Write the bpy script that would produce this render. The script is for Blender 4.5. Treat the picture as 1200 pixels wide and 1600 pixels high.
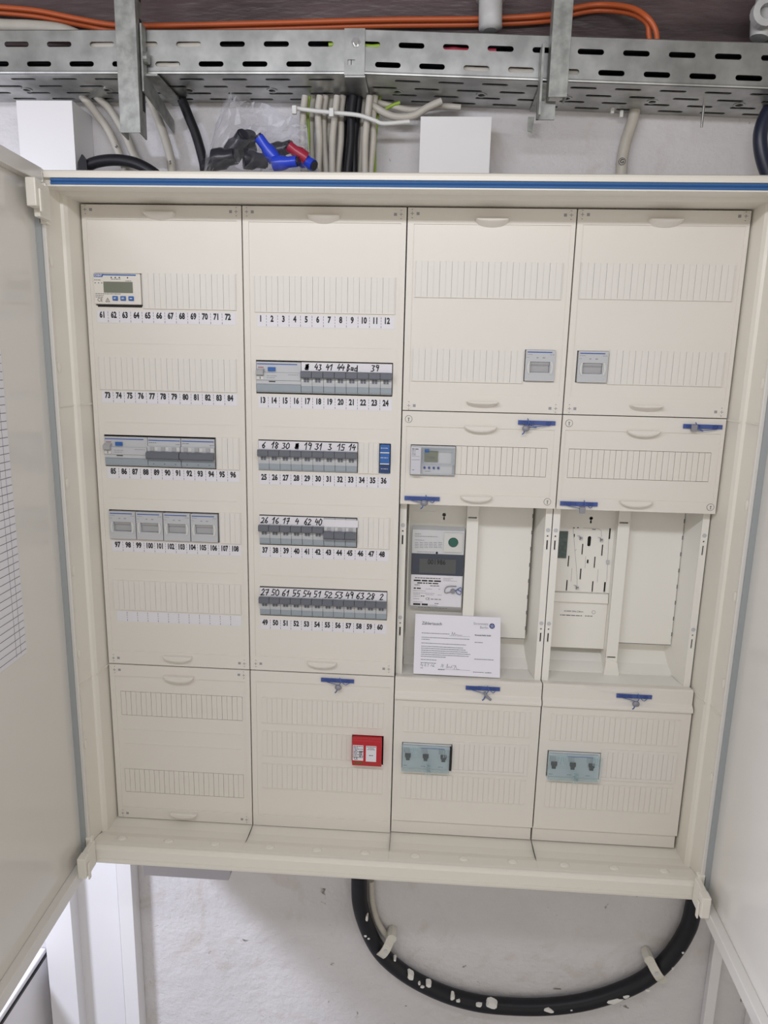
import bpy, bmesh, math, random
from mathutils import Vector, Matrix

random.seed(7)
for _o in list(bpy.data.objects):
    bpy.data.objects.remove(_o)
SC = bpy.context.scene
COL = SC.collection
ZT = 1.90            # height of the top edge of the cover panels above the floor, metres

def W(X, D, Z):
    """cabinet millimetres (x right, D out of the wall towards the room, z up from the panel tops) -> world metres"""
    return Vector((X / 1000.0, -D / 1000.0, ZT + Z / 1000.0))

# ------------------------------------------------------------------ camera
CAM = (536.36, 1103.08, -237.05)
YAW, PITCH, ROLL, FPX = -0.05529, -0.20267, 0.02254, 1085.0
def _axes():
    cy, sy, cp, sp, cr, sr = math.cos(YAW), math.sin(YAW), math.cos(PITCH), math.sin(PITCH), math.cos(ROLL), math.sin(ROLL)
    F = Vector((sy * cp, cy * cp, sp)); r0 = Vector((cy, -sy, 0)); u0 = r0.cross(F)
    return cr * r0 + sr * u0, -sr * r0 + cr * u0, F
RV, UV, FV = _axes()
cd = bpy.data.cameras.new('camera'); cam = bpy.data.objects.new('camera', cd); COL.objects.link(cam)
cd.sensor_fit = 'HORIZONTAL'; cd.sensor_width = 36.0; cd.lens = 36.0 * FPX / 1200.0; cd.clip_start = 0.02
m = Matrix.Identity(4)
for i in range(3):
    m[i][0] = RV[i]; m[i][1] = UV[i]; m[i][2] = -FV[i]; m[i][3] = W(*CAM)[i]
cam.matrix_world = m
SC.camera = cam

# ------------------------------------------------------------------ world, lamps, exposure
wd = bpy.data.worlds.new('world'); SC.world = wd; wd.use_nodes = True
wd.node_tree.nodes['Background'].inputs[0].default_value = (1.0, 0.935, 0.835, 1)
wd.node_tree.nodes['Background'].inputs[1].default_value = 0.57
def area(name, loc, target, sx, sy, power, col):
    l = bpy.data.lights.new(name, 'AREA'); l.shape = 'RECTANGLE'; l.size = sx; l.size_y = sy; l.energy = power; l.color = col
    o = bpy.data.objects.new(name, l); COL.objects.link(o)
    a, b = W(*loc), W(*target); o.location = a
    o.rotation_euler = (b - a).to_track_quat('-Z', 'Y').to_euler()
    return o
area('tube_light', (330, 1020, 235), (450, 0, -560), 1.15, 0.05, 4.7, (0.93, 0.94, 1.0))
area('tube_light', (-850, 970, -150), (-640, 420, -1500), 0.25, 0.25, 23.0, (0.78, 0.83, 1.0))
SC.view_settings.view_transform = 'Standard'; SC.view_settings.look = 'None'
SC.view_settings.gamma = 1.0; SC.view_settings.use_curve_mapping = False
SC.view_settings.exposure = 0.53

# ------------------------------------------------------------------ pixel -> place on a known plane (for laying out real positions)
def ray(u, v):
    return FV + RV * ((u - 600) / FPX) + UV * ((800 - v) / FPX)
def at(u, v, D=0.0):
    d = ray(u, v); t = (CAM[1] - D) / d[1]
    return (CAM[0] + d[0] * t, D, CAM[2] + d[2] * t)
def atX(u, v, X):
    d = ray(u, v); t = (X - CAM[0]) / d[0]
    return (X, CAM[1] - d[1] * t, CAM[2] + d[2] * t)

# ------------------------------------------------------------------ materials
def mat(name, col, rough=0.5, metal=0.0, noise=0.0, nscale=30.0, bump=0.0, bscale=200.0, spec=0.5, coat=0.0, trans=0.0, alpha=1.0, emit=None, col2=None):
    M = bpy.data.materials.new(name); M.use_nodes = True; nt = M.node_tree; b = nt.nodes['Principled BSDF']
    b.inputs['Base Color'].default_value = (*col, 1); b.inputs['Roughness'].default_value = rough
    b.inputs['Metallic'].default_value = metal; b.inputs['Specular IOR Level'].default_value = spec
    b.inputs['Coat Weight'].default_value = coat; b.inputs['Coat Roughness'].default_value = 0.08
    b.inputs['Transmission Weight'].default_value = trans; b.inputs['Alpha'].default_value = alpha
    tc = nt.nodes.new('ShaderNodeTexCoord')
    if noise or col2:
        n = nt.nodes.new('ShaderNodeTexNoise'); n.inputs['Scale'].default_value = nscale; n.inputs['Detail'].default_value = 6
        nt.links.new(tc.outputs['Object'], n.inputs['Vector'])
        r = nt.nodes.new('ShaderNodeValToRGB'); r.color_ramp.elements[0].position = 0.35; r.color_ramp.elements[1].position = 0.68
        c2 = col2 if col2 else tuple(c * (1 - noise) for c in col)
        r.color_ramp.elements[0].color = (*c2, 1); r.color_ramp.elements[1].color = (*col, 1)
        nt.links.new(n.outputs['Fac'], r.inputs['Fac']); nt.links.new(r.outputs['Color'], b.inputs['Base Color'])
    if bump:
        n2 = nt.nodes.new('ShaderNodeTexNoise'); n2.inputs['Scale'].default_value = bscale; n2.inputs['Detail'].default_value = 5
        nt.links.new(tc.outputs['Object'], n2.inputs['Vector'])
        bp = nt.nodes.new('ShaderNodeBump'); bp.inputs['Strength'].default_value = bump; bp.inputs['Distance'].default_value = 0.002
        nt.links.new(n2.outputs['Fac'], bp.inputs['Height']); nt.links.new(bp.outputs['Normal'], b.inputs['Normal'])
    return M
M = {}
M['cover'] = mat('white plastic cover', (0.80, 0.765, 0.705), 0.42, noise=0.015, nscale=8)
M['slat'] = mat('white blanking plastic', (0.79, 0.76, 0.715), 0.45)
M['frame'] = mat('cream enamel frame', (0.82, 0.785, 0.705), 0.36)
M['door'] = mat('glossy enamel door', (0.74, 0.715, 0.67), 0.16, coat=0.3)
M['rimshade'] = mat('blue grey rim shade', (0.36, 0.385, 0.39), 0.7)  # tone of the shade painted inside the door rim
M['recess'] = mat('ivory moulded plastic', (0.87, 0.85, 0.795), 0.4)
M['strip'] = mat('white label paper', (0.80, 0.785, 0.83), 0.6)
M['paper'] = mat('white paper', (0.85, 0.84, 0.91), 0.7)
M['ink'] = mat('black ink', (0.012, 0.012, 0.015), 0.6)
M['pen'] = mat('black marker', (0.008, 0.008, 0.012), 0.6)
M['greyink'] = mat('grey ink', (0.16, 0.16, 0.18), 0.6)
M['paleink'] = mat('pale grey ink', (0.33, 0.33, 0.36), 0.6)
M['blueink'] = mat('blue ink', (0.03, 0.10, 0.40), 0.5)
M['gasket'] = mat('blue rubber gasket', (0.05, 0.15, 0.37), 0.45)
M['lgrey'] = mat('light grey dimple shade', (0.55, 0.56, 0.58), 0.4)
M['mgrey'] = mat('mid grey plastic', (0.42, 0.42, 0.43), 0.4)
M['dgrey'] = mat('slate grey toggle plastic', (0.14, 0.15, 0.18), 0.4)
M['bgrey'] = mat('blue grey plastic', (0.33, 0.38, 0.42), 0.3)
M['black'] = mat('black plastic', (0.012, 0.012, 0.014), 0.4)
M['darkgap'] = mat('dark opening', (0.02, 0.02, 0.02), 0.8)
M['blue'] = mat('blue plastic', (0.03, 0.13, 0.42), 0.35)
M['seal'] = mat('blue seal plastic', (0.055, 0.10, 0.33), 0.35)
M['lead'] = mat('grey seal lead', (0.30, 0.30, 0.34), 0.5, metal=0.3)
M['wireb'] = mat('blue sheathed seal wire', (0.08, 0.14, 0.38), 0.4)
M['red'] = mat('red plastic', (0.52, 0.02, 0.03), 0.35)
M['lcd'] = mat('grey green display', (0.20, 0.215, 0.17), 0.2)
M['lcd2'] = mat('dark display glass', (0.045, 0.055, 0.085), 0.15)
M['lcd3'] = mat('dim display', (0.09, 0.095, 0.10), 0.2)
M['green'] = mat('green lens', (0.02, 0.12, 0.09), 0.2)
M['wall'] = mat('painted plaster', (0.68, 0.66, 0.675), 0.7, noise=0.10, nscale=5)
def plaster(m_):
    nt = m_.node_tree; b = nt.nodes['Principled BSDF']; tc = [q for q in nt.nodes if q.type == 'TEX_COORD'][0]; N = nt.nodes.new; K = nt.links.new
    n1 = N('ShaderNodeTexNoise'); n1.inputs['Scale'].default_value = 27; n1.inputs['Detail'].default_value = 8; n1.inputs['Roughness'].default_value = .62
    n2 = N('ShaderNodeTexNoise'); n2.inputs['Scale'].default_value = 75; n2.inputs['Detail'].default_value = 4
    n3 = N('ShaderNodeTexNoise'); n3.inputs['Scale'].default_value = 6; n3.inputs['Detail'].default_value = 3; n3.inputs['Distortion'].default_value = 2.5
    K(tc.outputs['Object'], n1.inputs[0]); K(tc.outputs['Object'], n2.inputs[0]); K(tc.outputs['Object'], n3.inputs[0])
    a = N('ShaderNodeMath'); a.operation = 'MULTIPLY_ADD'; a.inputs[1].default_value = .28; K(n2.outputs[0], a.inputs[0]); K(n1.outputs[0], a.inputs[2])
    b1 = N('ShaderNodeBump'); b1.inputs['Strength'].default_value = .9; b1.inputs['Distance'].default_value = .0055; K(a.outputs[0], b1.inputs['Height']); K(b1.outputs[0], b.inputs['Normal'])
    # small chips and marks in the paint
    sp = N('ShaderNodeTexNoise'); sp.inputs['Scale'].default_value = 34; sp.inputs['Detail'].default_value = 5; sp.inputs['Distortion'].default_value = 1.2; K(tc.outputs['Object'], sp.inputs[0])
    r1 = N('ShaderNodeValToRGB'); r1.color_ramp.elements[0].position = .70; r1.color_ramp.elements[1].position = .76; K(sp.outputs[0], r1.inputs[0])
    src = b.inputs['Base Color'].links[0].from_socket
    mx = N('ShaderNodeMixRGB'); mx.inputs[2].default_value = (.22, .19, .17, 1); K(r1.outputs[0], mx.inputs[0]); K(src, mx.inputs[1])
    # worn beige stain patches
    r2 = N('ShaderNodeValToRGB'); r2.color_ramp.elements[0].position = .56; r2.color_ramp.elements[1].position = .74; K(n3.outputs[0], r2.inputs[0])
    m2 = N('ShaderNodeMixRGB'); m2.inputs[2].default_value = (.50, .44, .37, 1); sc = N('ShaderNodeMath'); sc.operation = 'MULTIPLY'; sc.inputs[1].default_value = .45
    K(r2.outputs[0], sc.inputs[0]); K(sc.outputs[0], m2.inputs[0]); K(mx.outputs[0], m2.inputs[1]); K(m2.outputs[0], b.inputs['Base Color'])
plaster(M['wall'])
M['beam'] = mat('dark brown beam', (0.125, 0.085, 0.09), 0.42, noise=0.6, nscale=14, bump=1.0, bscale=60)
M['ceil'] = mat('grey ceiling', (0.35, 0.34, 0.33), 0.9, bump=0.3, bscale=30)
M['floor'] = mat('grey concrete floor', (0.45, 0.44, 0.43), 0.8, noise=0.2, nscale=6)
M['zinc'] = mat('galvanised steel', (0.56, 0.57, 0.56), 0.36, metal=0.85, noise=0.36, nscale=26)
M['zinc2'] = mat('dull hot dipped steel', (0.42, 0.43, 0.41), 0.5, metal=0.6, noise=0.4, nscale=60)
M['steel'] = mat('bright steel', (0.6, 0.6, 0.6), 0.25, metal=1.0)
M['duct'] = mat('white duct plastic', (0.76, 0.75, 0.765), 0.4)
M['gduct'] = mat('grey duct plastic', (0.46, 0.45, 0.50), 0.5)
M['cgrey'] = mat('grey cable sheath', (0.52, 0.49, 0.435), 0.5, noise=0.1, nscale=40)
M['cblack'] = mat('black cable sheath', (0.012, 0.012, 0.016), 0.42, spec=0.3)
M['corange'] = mat('orange cable sheath', (0.50, 0.105, 0.03), 0.4)
M['cgreen'] = mat('yellow green earth wire', (0.28, 0.42, 0.04), 0.4)
M['cred'] = mat('dark red wire', (0.30, 0.02, 0.04), 0.4)
M['pipe'] = mat('grey white painted pipe', (0.60, 0.60, 0.60), 0.5, noise=0.2, nscale=30)
M['splash'] = mat('white paint splash', (0.72, 0.71, 0.68), 0.6, bump=0.4, bscale=150)
M['clip'] = mat('ivory clip plastic', (0.62, 0.60, 0.54), 0.45)
M['tie'] = mat('white cable tie nylon', (0.68, 0.68, 0.66), 0.4)
M['capb'] = mat('bright blue plastic', (0.02, 0.06, 0.62), 0.3)
M['capr'] = mat('dark red plastic', (0.36, 0.02, 0.05), 0.3)
M['capk'] = mat('charcoal rubber', (0.022, 0.022, 0.032), 0.3)
M['pcb'] = mat('dark green circuit strip', (0.10, 0.14, 0.13), 0.3, noise=0.4, nscale=200)
# barcode-like film materials ---------------------------------------------------
def film(name, col, opacity, rough):
    m_ = bpy.data.materials.new(name); m_.use_nodes = True; nt = m_.node_tree
    for n in list(nt.nodes): nt.nodes.remove(n)
    out = nt.nodes.new('ShaderNodeOutputMaterial'); mx = nt.nodes.new('ShaderNodeMixShader')
    tr = nt.nodes.new('ShaderNodeBsdfTransparent'); tr.inputs[0].default_value = (*col, 1)
    pr = nt.nodes.new('ShaderNodeBsdfPrincipled'); pr.inputs['Base Color'].default_value = (*col, 1); pr.inputs['Roughness'].default_value = rough
    fr = nt.nodes.new('ShaderNodeLayerWeight'); fr.inputs[0].default_value = 0.35
    ad = nt.nodes.new('ShaderNodeMath'); ad.operation = 'ADD'; ad.use_clamp = True; ad.inputs[1].default_value = opacity
    ml = nt.nodes.new('ShaderNodeMath'); ml.operation = 'MULTIPLY'; ml.inputs[1].default_value = 0.42
    nt.links.new(fr.outputs['Fresnel'], ml.inputs[0]); nt.links.new(ml.outputs[0], ad.inputs[0])
    nt.links.new(ad.outputs[0], mx.inputs[0]); nt.links.new(tr.outputs[0], mx.inputs[1]); nt.links.new(pr.outputs[0], mx.inputs[2])
    nt.links.new(mx.outputs[0], out.inputs[0])
    return m_
M['bag'] = film('clear plastic film', (0.95, 0.95, 0.97), 0.015, 0.06)
M['lid'] = film('bluish clear lid', (0.93, 0.975, 0.99), 0.05, 0.12)
M['clear'] = film('clear lid', (0.9, 0.92, 0.93), 0.05, 0.1)

# ------------------------------------------------------------------ mesh building
ORG = {}
def text_mesh(body, size, bold=0.0, sx=1.0, align='CENTER', shear=0.0):
    t = bpy.data.curves.new('t', 'FONT'); t.body = body; t.size = size; t.offset = bold; t.resolution_u = 2
    t.align_x = align; t.align_y = 'CENTER'; t.shear = shear
    o = bpy.data.objects.new('t', t); me = bpy.data.meshes.new_from_object(o)
    vs = [(v.co.x * sx, v.co.y) for v in me.vertices]; fs = [tuple(p.vertices) for p in me.polygons]
    bpy.data.objects.remove(o); bpy.data.curves.remove(t); bpy.data.meshes.remove(me)
    return vs, fs
def smooth(pts, n=6):
    P = [Vector(p) for p in pts]; out = []
    for i in range(len(P) - 1):
        a = P[i - 1] if i else P[0] * 2 - P[1]; b = P[i]; c = P[i + 1]; d = P[i + 2] if i + 2 < len(P) else P[-1] * 2 - P[-2]
        for k in range(n):
            t = k / n
            out.append(0.5 * ((2 * b) + (c - a) * t + (2 * a - 5 * b + 4 * c - d) * t * t + (3 * b - a - 3 * c + d) * t ** 3))
    out.append(P[-1]); return out
class MB:
    def __init__(s): s.v = []; s.f = []; s.sm = []
    def add(s, vs, fs, sm=False):
        n = len(s.v); s.v += [tuple(v) for v in vs]; s.f += [tuple(i + n for i in f) for f in fs]; s.sm += [sm] * len(fs); return s
    def box(s, x0, x1, d0, d1, z0, z1):
        x0, x1 = min(x0, x1), max(x0, x1); d0, d1 = min(d0, d1), max(d0, d1); z0, z1 = min(z0, z1), max(z0, z1)
        v = [(x, d, z) for x in (x0, x1) for d in (d0, d1) for z in (z0, z1)]
        return s.add(v, [(0, 1, 3, 2), (4, 6, 7, 5), (0, 4, 5, 1), (2, 3, 7, 6), (0, 2, 6, 4), (1, 5, 7, 3)])
    def loft(s, rings, cap=True, sm=False):
        n = len(rings[0]); vs = [p for r in rings for p in r]; fs = []
        for i in range(len(rings) - 1):
            for k in range(n):
                a = i * n + k; b = i * n + (k + 1) % n; fs.append((a, b, b + n, a + n))
        s.add(vs, fs, sm)
        if cap: s.add(list(rings[0]), [tuple(range(n))[::-1]]); s.add(list(rings[-1]), [tuple(range(n))])
        return s
    def px(s, prof, x0, x1):            # profile of (D, z) swept along x
        return s.loft([[(x0, d, z) for d, z in prof], [(x1, d, z) for d, z in prof]])
    def pz(s, prof, z0, z1):            # profile of (x, D) swept along z
        return s.loft([[(x, d, z0) for x, d in prof], [(x, d, z1) for x, d in prof]])
    def pd(s, prof, d0, d1, scale=1.0):  # profile of (x, z) swept along D
        cx = sum(p[0] for p in prof) / len(prof); cz = sum(p[1] for p in prof) / len(prof)
        return s.loft([[(x, d0, z) for x, z in prof], [(cx + (x - cx) * scale, d1, cz + (z - cz) * scale) for x, z in prof]])
    def disc(s, x, z, r, d0, d1, n=20, scale=1.0):
        return s.pd([(x + r * math.cos(2 * math.pi * k / n), z + r * math.sin(2 * math.pi * k / n)) for k in range(n)], d0, d1, scale)
    def ring(s, x, z, r0, r1, d0, d1, n=20):
        R = []
        for r, d in ((r0, d0), (r0, d1), (r1, d1), (r1, d0)):
            R.append([(x + r * math.cos(2 * math.pi * k / n), d, z + r * math.sin(2 * math.pi * k / n)) for k in range(n)])
        return s.loft(R + [R[0]], cap=False)
    def tube(s, pts, r, n=10, taper=None, sm=True):
        pts = [Vector(p) for p in pts]; rings = []; up = None
        for i, p in enumerate(pts):
            t = (pts[min(i + 1, len(pts) - 1)] - pts[max(i - 1, 0)]).normalized()
            if up is None:
                up = Vector((0, 1, 0)) if abs(t.y) < 0.9 else Vector((1, 0, 0))
            a = (up - t * up.dot(t)).normalized(); b = t.cross(a); up = a
            rr = r if taper is None else r * taper(i / (len(pts) - 1))
            rings.append([tuple(p + (a * math.cos(2 * math.pi * k / n) + b * math.sin(2 * math.pi * k / n)) * rr) for k in range(n)])
        return s.loft(rings, True, sm)
    def ball(s, c, rx, rd, rz, n=12, m=8):
        rings = []
        for i in range(1, m):
            ph = math.pi * i / m
            rings.append([(c[0] + rx * math.sin(ph) * math.cos(2 * math.pi * k / n), c[1] + rd * math.sin(ph) * math.sin(2 * math.pi * k / n), c[2] + rz * math.cos(ph)) for k in range(n)])
        return s.loft(rings, True, True)
    def plate(s, outer, holes, d0, d1):  # (x, z) outline with holes, real thickness
        cu = bpy.data.curves.new('c', 'CURVE'); cu.dimensions = '2D'; cu.fill_mode = 'BOTH'; cu.extrude = abs(d1 - d0) / 2
        for p in [outer] + list(holes):
            sp = cu.splines.new('POLY'); sp.points.add(len(p) - 1)
            for i, q in enumerate(p): sp.points[i].co = (q[0], q[1], 0, 1)
            sp.use_cyclic_u = True
        o = bpy.data.objects.new('c', cu); me = bpy.data.meshes.new_from_object(o); dc = (d0 + d1) / 2
        vs = [(v.co.x, dc + v.co.z, v.co.y) for v in me.vertices]; fs = [tuple(p.vertices) for p in me.polygons]
        bpy.data.objects.remove(o); bpy.data.curves.remove(cu); bpy.data.meshes.remove(me)
        return s.add(vs, fs)
    def text(s, body, size, x, z, D, bold=0.0, sx=1.0, align='CENTER', rot=0.0, shear=0.0):
        vs, fs = text_mesh(body, size, bold, sx, align, shear); c, n = math.cos(rot), math.sin(rot)
        return s.add([(x + a * c - b * n, D, z + a * n + b * c) for a, b in vs], fs)
    def ribbon(s, pts, w, D):           # flat pen stroke in the x-z plane
        for i in range(len(pts) - 1):
            a, b = Vector(pts[i]), Vector(pts[i + 1]); t = (b - a)
            if t.length < 1e-6: continue
            t.normalize(); n = Vector((-t.y, t.x)) * w / 2; e = t * w * 0.35; a = a - e; b = b + e
            s.add([(q.x, D, q.y) for q in (a + n, a - n, b - n, b + n)], [(0, 1, 2, 3)])
        return s
    def words(s, x0, x1, z, h, D, seed=0):   # a line of print too small to read: short bars of word lengths
        r = random.Random(seed + int(x0 * 7 + z * 13)); x = x0
        while x < x1 - h:
            w = min(r.uniform(1.2, 5.0) * h, x1 - x); s.add([(x, D, z - h / 2), (x + w, D, z - h / 2), (x + w, D, z + h / 2), (x, D, z + h / 2)], [(0, 1, 2, 3)])
            x += w + h * 0.7
        return s
    def flat(s, x0, x1, z0, z1, D):
        return s.add([(x0, D, z0), (x1, D, z0), (x1, D, z1), (x0, D, z1)], [(0, 1, 2, 3)])
    def build(s, name, material, parent=None, org=None, bevel=0.0, fn=None, fix=True):
        if parent is not None: org = ORG[parent.name]
        elif org is None:
            xs = [v[0] for v in s.v]; ds = [v[1] for v in s.v]; zs = [v[2] for v in s.v]
            org = ((min(xs) + max(xs)) / 2, (min(ds) + max(ds)) / 2, min(zs))
        vs = [fn(*v) for v in s.v] if fn else s.v
        me = bpy.data.meshes.new(name)
        me.from_pydata([((x - org[0]) / 1000, -(d - org[1]) / 1000, (z - org[2]) / 1000) for x, d, z in vs], [], s.f)
        me.polygons.foreach_set('use_smooth', s.sm)
        if fix:
            bm = bmesh.new(); bm.from_mesh(me); bmesh.ops.recalc_face_normals(bm, faces=bm.faces); bm.to_mesh(me); bm.free()
        me.materials.append(material); me.update()
        o = bpy.data.objects.new(name, me); COL.objects.link(o)
        if parent is not None: o.parent = parent
        else: o.location = W(*org)
        ORG[o.name] = org
        if bevel:
            b = o.modifiers.new('bevel', 'BEVEL'); b.width = bevel / 1000; b.segments = 2; b.limit_method = 'ANGLE'; b.angle_limit = math.radians(40)
        return o
def tag(o, label=None, cat=None, group=None, kind=None):
    if label: o['label'] = label
    if cat: o['category'] = cat
    if group: o['group'] = group
    if kind: o['kind'] = kind
    return o
def thing(name, label, cat, org, group=None):
    o = bpy.data.objects.new(name, None); COL.objects.link(o); o.location = W(*org); o.empty_display_size = 0.02
    ORG[o.name] = org
    return tag(o, label, cat, group)
KIDS = {}
def dup(root, delta, label):
    def cp(o, par):
        c = o.copy(); COL.objects.link(c)
        if par is not None: c.parent = par; c.matrix_parent_inverse = o.matrix_parent_inverse
        for ch in [q for q in o.children]: cp(ch, c)
        return c
    r = cp(root, None); r.location = root.location + Vector((delta[0] / 1000, -delta[1] / 1000, delta[2] / 1000))
    o0 = ORG[root.name]; ORG[r.name] = (o0[0] + delta[0], o0[1] + delta[1], o0[2] + delta[2])
    r['label'] = label; return r
def rect(x0, x1, z0, z1): return [(x0, z0), (x1, z0), (x1, z1), (x0, z1)]
def stadium(x, z, L, h, n=5):
    r = h / 2; a = L / 2 - r; P = []
    for k in range(n + 1): t = -math.pi / 2 + math.pi * k / n; P.append((x + a + r * math.cos(t), z + r * math.sin(t)))
    for k in range(n + 1): t = math.pi / 2 + math.pi * k / n; P.append((x - a + r * math.cos(t), z + r * math.sin(t)))
    return P
def circ(x, z, r, n=14): return [(x + r * math.cos(2 * math.pi * k / n), z + r * math.sin(2 * math.pi * k / n)) for k in range(n)]

# handwritten strokes in a 0.6 x 1 box
G = {'0': [[(.3, 1), (.05, .7), (.08, .2), (.3, 0), (.52, .3), (.5, .75), (.3, 1)]], '1': [[(.05, .6), (.4, 1), (.32, 0)]],
     '2': [[(.05, .8), (.3, 1), (.5, .75), (.3, .4), (.02, .02), (.55, .08)]], '3': [[(.08, .92), (.45, .92), (.25, .55), (.5, .3), (.3, 0), (.03, .08)]],
     '4': [[(.25, 1), (.05, .4), (.55, .45)], [(.45, .75), (.38, 0)]], '5': [[(.52, .98), (.15, .98), (.1, .55), (.45, .5), (.42, .1), (.05, .02)]],
     '6': [[(.45, 1), (.12, .5), (.1, .15), (.35, 0), (.5, .25), (.3, .45), (.12, .3)]], '7': [[(.03, .95), (.52, 1), (.25, 0)], [(.1, .5), (.45, .52)]],
     '8': [[(.45, .85), (.2, 1), (.12, .75), (.48, .3), (.3, 0), (.08, .2), (.5, .8)]], '9': [[(.5, .85), (.25, 1), (.08, .75), (.3, .55), (.52, .8), (.4, 0)]],
     'B': [[(.1, 0), (.12, 1), (.45, .8), (.15, .55), (.5, .3), (.1, 0)]], 'a': [[(.45, .5), (.15, .5), (.1, .1), (.4, .1), (.45, .5), (.52, 0)]],
     'd': [[(.45, .5), (.15, .5), (.1, .05), (.42, .1), (.45, 1), (.5, 0)]],
     '#': [[(.0, .2), (.5, .9), (.1, .8), (.55, .2), (.05, .5), (.6, .6), (.1, .1), (.5, .1), (.2, 1)], [(.1, .9), (.3, .1), (.5, 1), (.55, .3)]],
     '*': [[(.0, .1), (.1, .2)], [(.2, .05), (.3, .25)], [(.4, .1), (.5, .2)]]}
def hand(mb, s_, x, z, h, D, w=0.75):
    r = random.Random(hash(s_) % 1000 if False else sum(map(ord, s_)))
    W_ = h * 0.62; x -= W_ * len(s_) / 2
    for ch in s_:
        for st in G.get(ch, []):
            mb.ribbon([(x + (a + .02 + (b - .5) * .14 + r.uniform(-.05, .05)) * h * 1.0, z + (b - .5 + r.uniform(-.07, .07)) * h + ((ord(ch) * 7) % 5 - 2) * .2) for a, b in st], w, D)
        x += W_

# ================================================================== SETTING
wall = MB().box(-2600, 3400, -260, -112, -1900, 560).build('wall_back', M['wall']); tag(wall, 'white painted rough plaster wall behind the cabinet', kind='structure')
fl = MB().box(-2600, 3400, -260, 3200, -1960, -1900).build('floor', M['floor']); tag(fl, 'grey concrete floor', kind='structure')
ce = MB().box(-2600, 3400, -260, 3200, 440, 520).build('ceiling', M['ceil']); tag(ce, 'grey basement ceiling', kind='structure')
bm_ = MB()
bm_.box(-900, 1900, -111, -78, 205, 439)
beam = bm_.build('trim_1', M['beam']); tag(beam, 'dark brown rough beam above the cable tray', kind='structure')
nt = M['beam'].node_tree
for n in nt.nodes:
    if n.type == 'TEX_NOISE':
        mp = nt.nodes.new('ShaderNodeMapping'); mp.inputs['Scale'].default_value = (0.35, 1, 1.6)
        tcn = [q for q in nt.nodes if q.type == 'TEX_COORD'][0]
        nt.links.new(tcn.outputs['Object'], mp.inputs[0]); nt.links.new(mp.outputs[0], n.inputs['Vector'])

# ================================================================== CABINET
cab = thing('distribution_cabinet', 'large cream four-column electrical distribution cabinet on the wall with both doors open', 'cabinet', (500, -112, -1075))
bk = MB(); bk.box(-20, 1020, -111, -108, -1070, 20); bk.build('back_plate', M['frame'], cab)
sd = [(-2, -108), (-2, 36), (-5, 42), (-9, 44), (-10, 84), (-6, 90), (-5, 93), (-25, 93), (-25, -108)]
MB().pz(sd, -1075, 25).build('side_wall', M['frame'], cab)
MB().pz([(1000 - x, d) for x, d in sd][::-1], -1075, 25).build('side_wall', M['frame'], cab)
tp = [(-108, 25), (88, 25), (92, 23), (93, 20), (93, 14.3), (86, 14), (86, 5), (93, 4.8), (93, 3), (72, 3), (60, 7), (46, 7), (40, 2), (-16, 2), (-16, 8), (-108, 8)]
MB().px(tp, -24.9, 1024.9).build('top_rail', M['frame'], cab)
MB().px([(86.2, 5.4), (91.5, 5.4), (92.5, 8), (90.5, 9.4), (92.5, 11), (91.5, 13.6), (86.2, 13.6)], 4, 996).build('gasket', M['gasket'], cab)
bt = [(-108, -1075), (88, -1075), (92, -1073), (93, -1069), (93, -1047), (91, -1043), (88, -1041), (85, -1041), (84, -1046), (-30, -1058), (-108, -1058)]
MB().px(bt, -24.9, 1024.9).build('bottom_rail', M['frame'], cab, bevel=0.8)
MB().px([(92.6, -1064), (93.6, -1064), (93.6, -1063), (92.6, -1063)], -4, 1004).build('bottom_rail_crease', M['frame'], cab)
for i, (a, b) in enumerate(((-9, 249.93), (250.07, 499.93), (500.07, 749.93), (750.07, 1009))):
    q = MB(); q.px([(-20, -1057), (-20, -1051), (34, -1053), (40, -1051), (50, -1048), (56, -1046), (78, -1043), (83, -1044.5), (83, -1047)], a, b)
    for k in range(3):
        q.ball((a + 45 + k * 82, 64, -1045.2), 9, 7, 3.2, 12, 6)
    q.build('bottom_cover', M['frame'], cab)
for sx, fx in ((1, lambda x: x), (-1, lambda x: 1000 - x)):
    for z in (-301, -752):
        q = MB(); q.box(fx(-2), fx(-.6), -10, 40, z - 2.2, z); q.box(fx(-10), fx(-8), 44, 86, z - 2, z); q.build('side_seam', M['frame'], cab)
    for z in (-95, -245, -420, -560, -700, -860):
        MB().ball((fx(-9.5), 78, z), 2.2, 5, 9, 10, 6).build('side_notch', M['frame'], cab)

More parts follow.
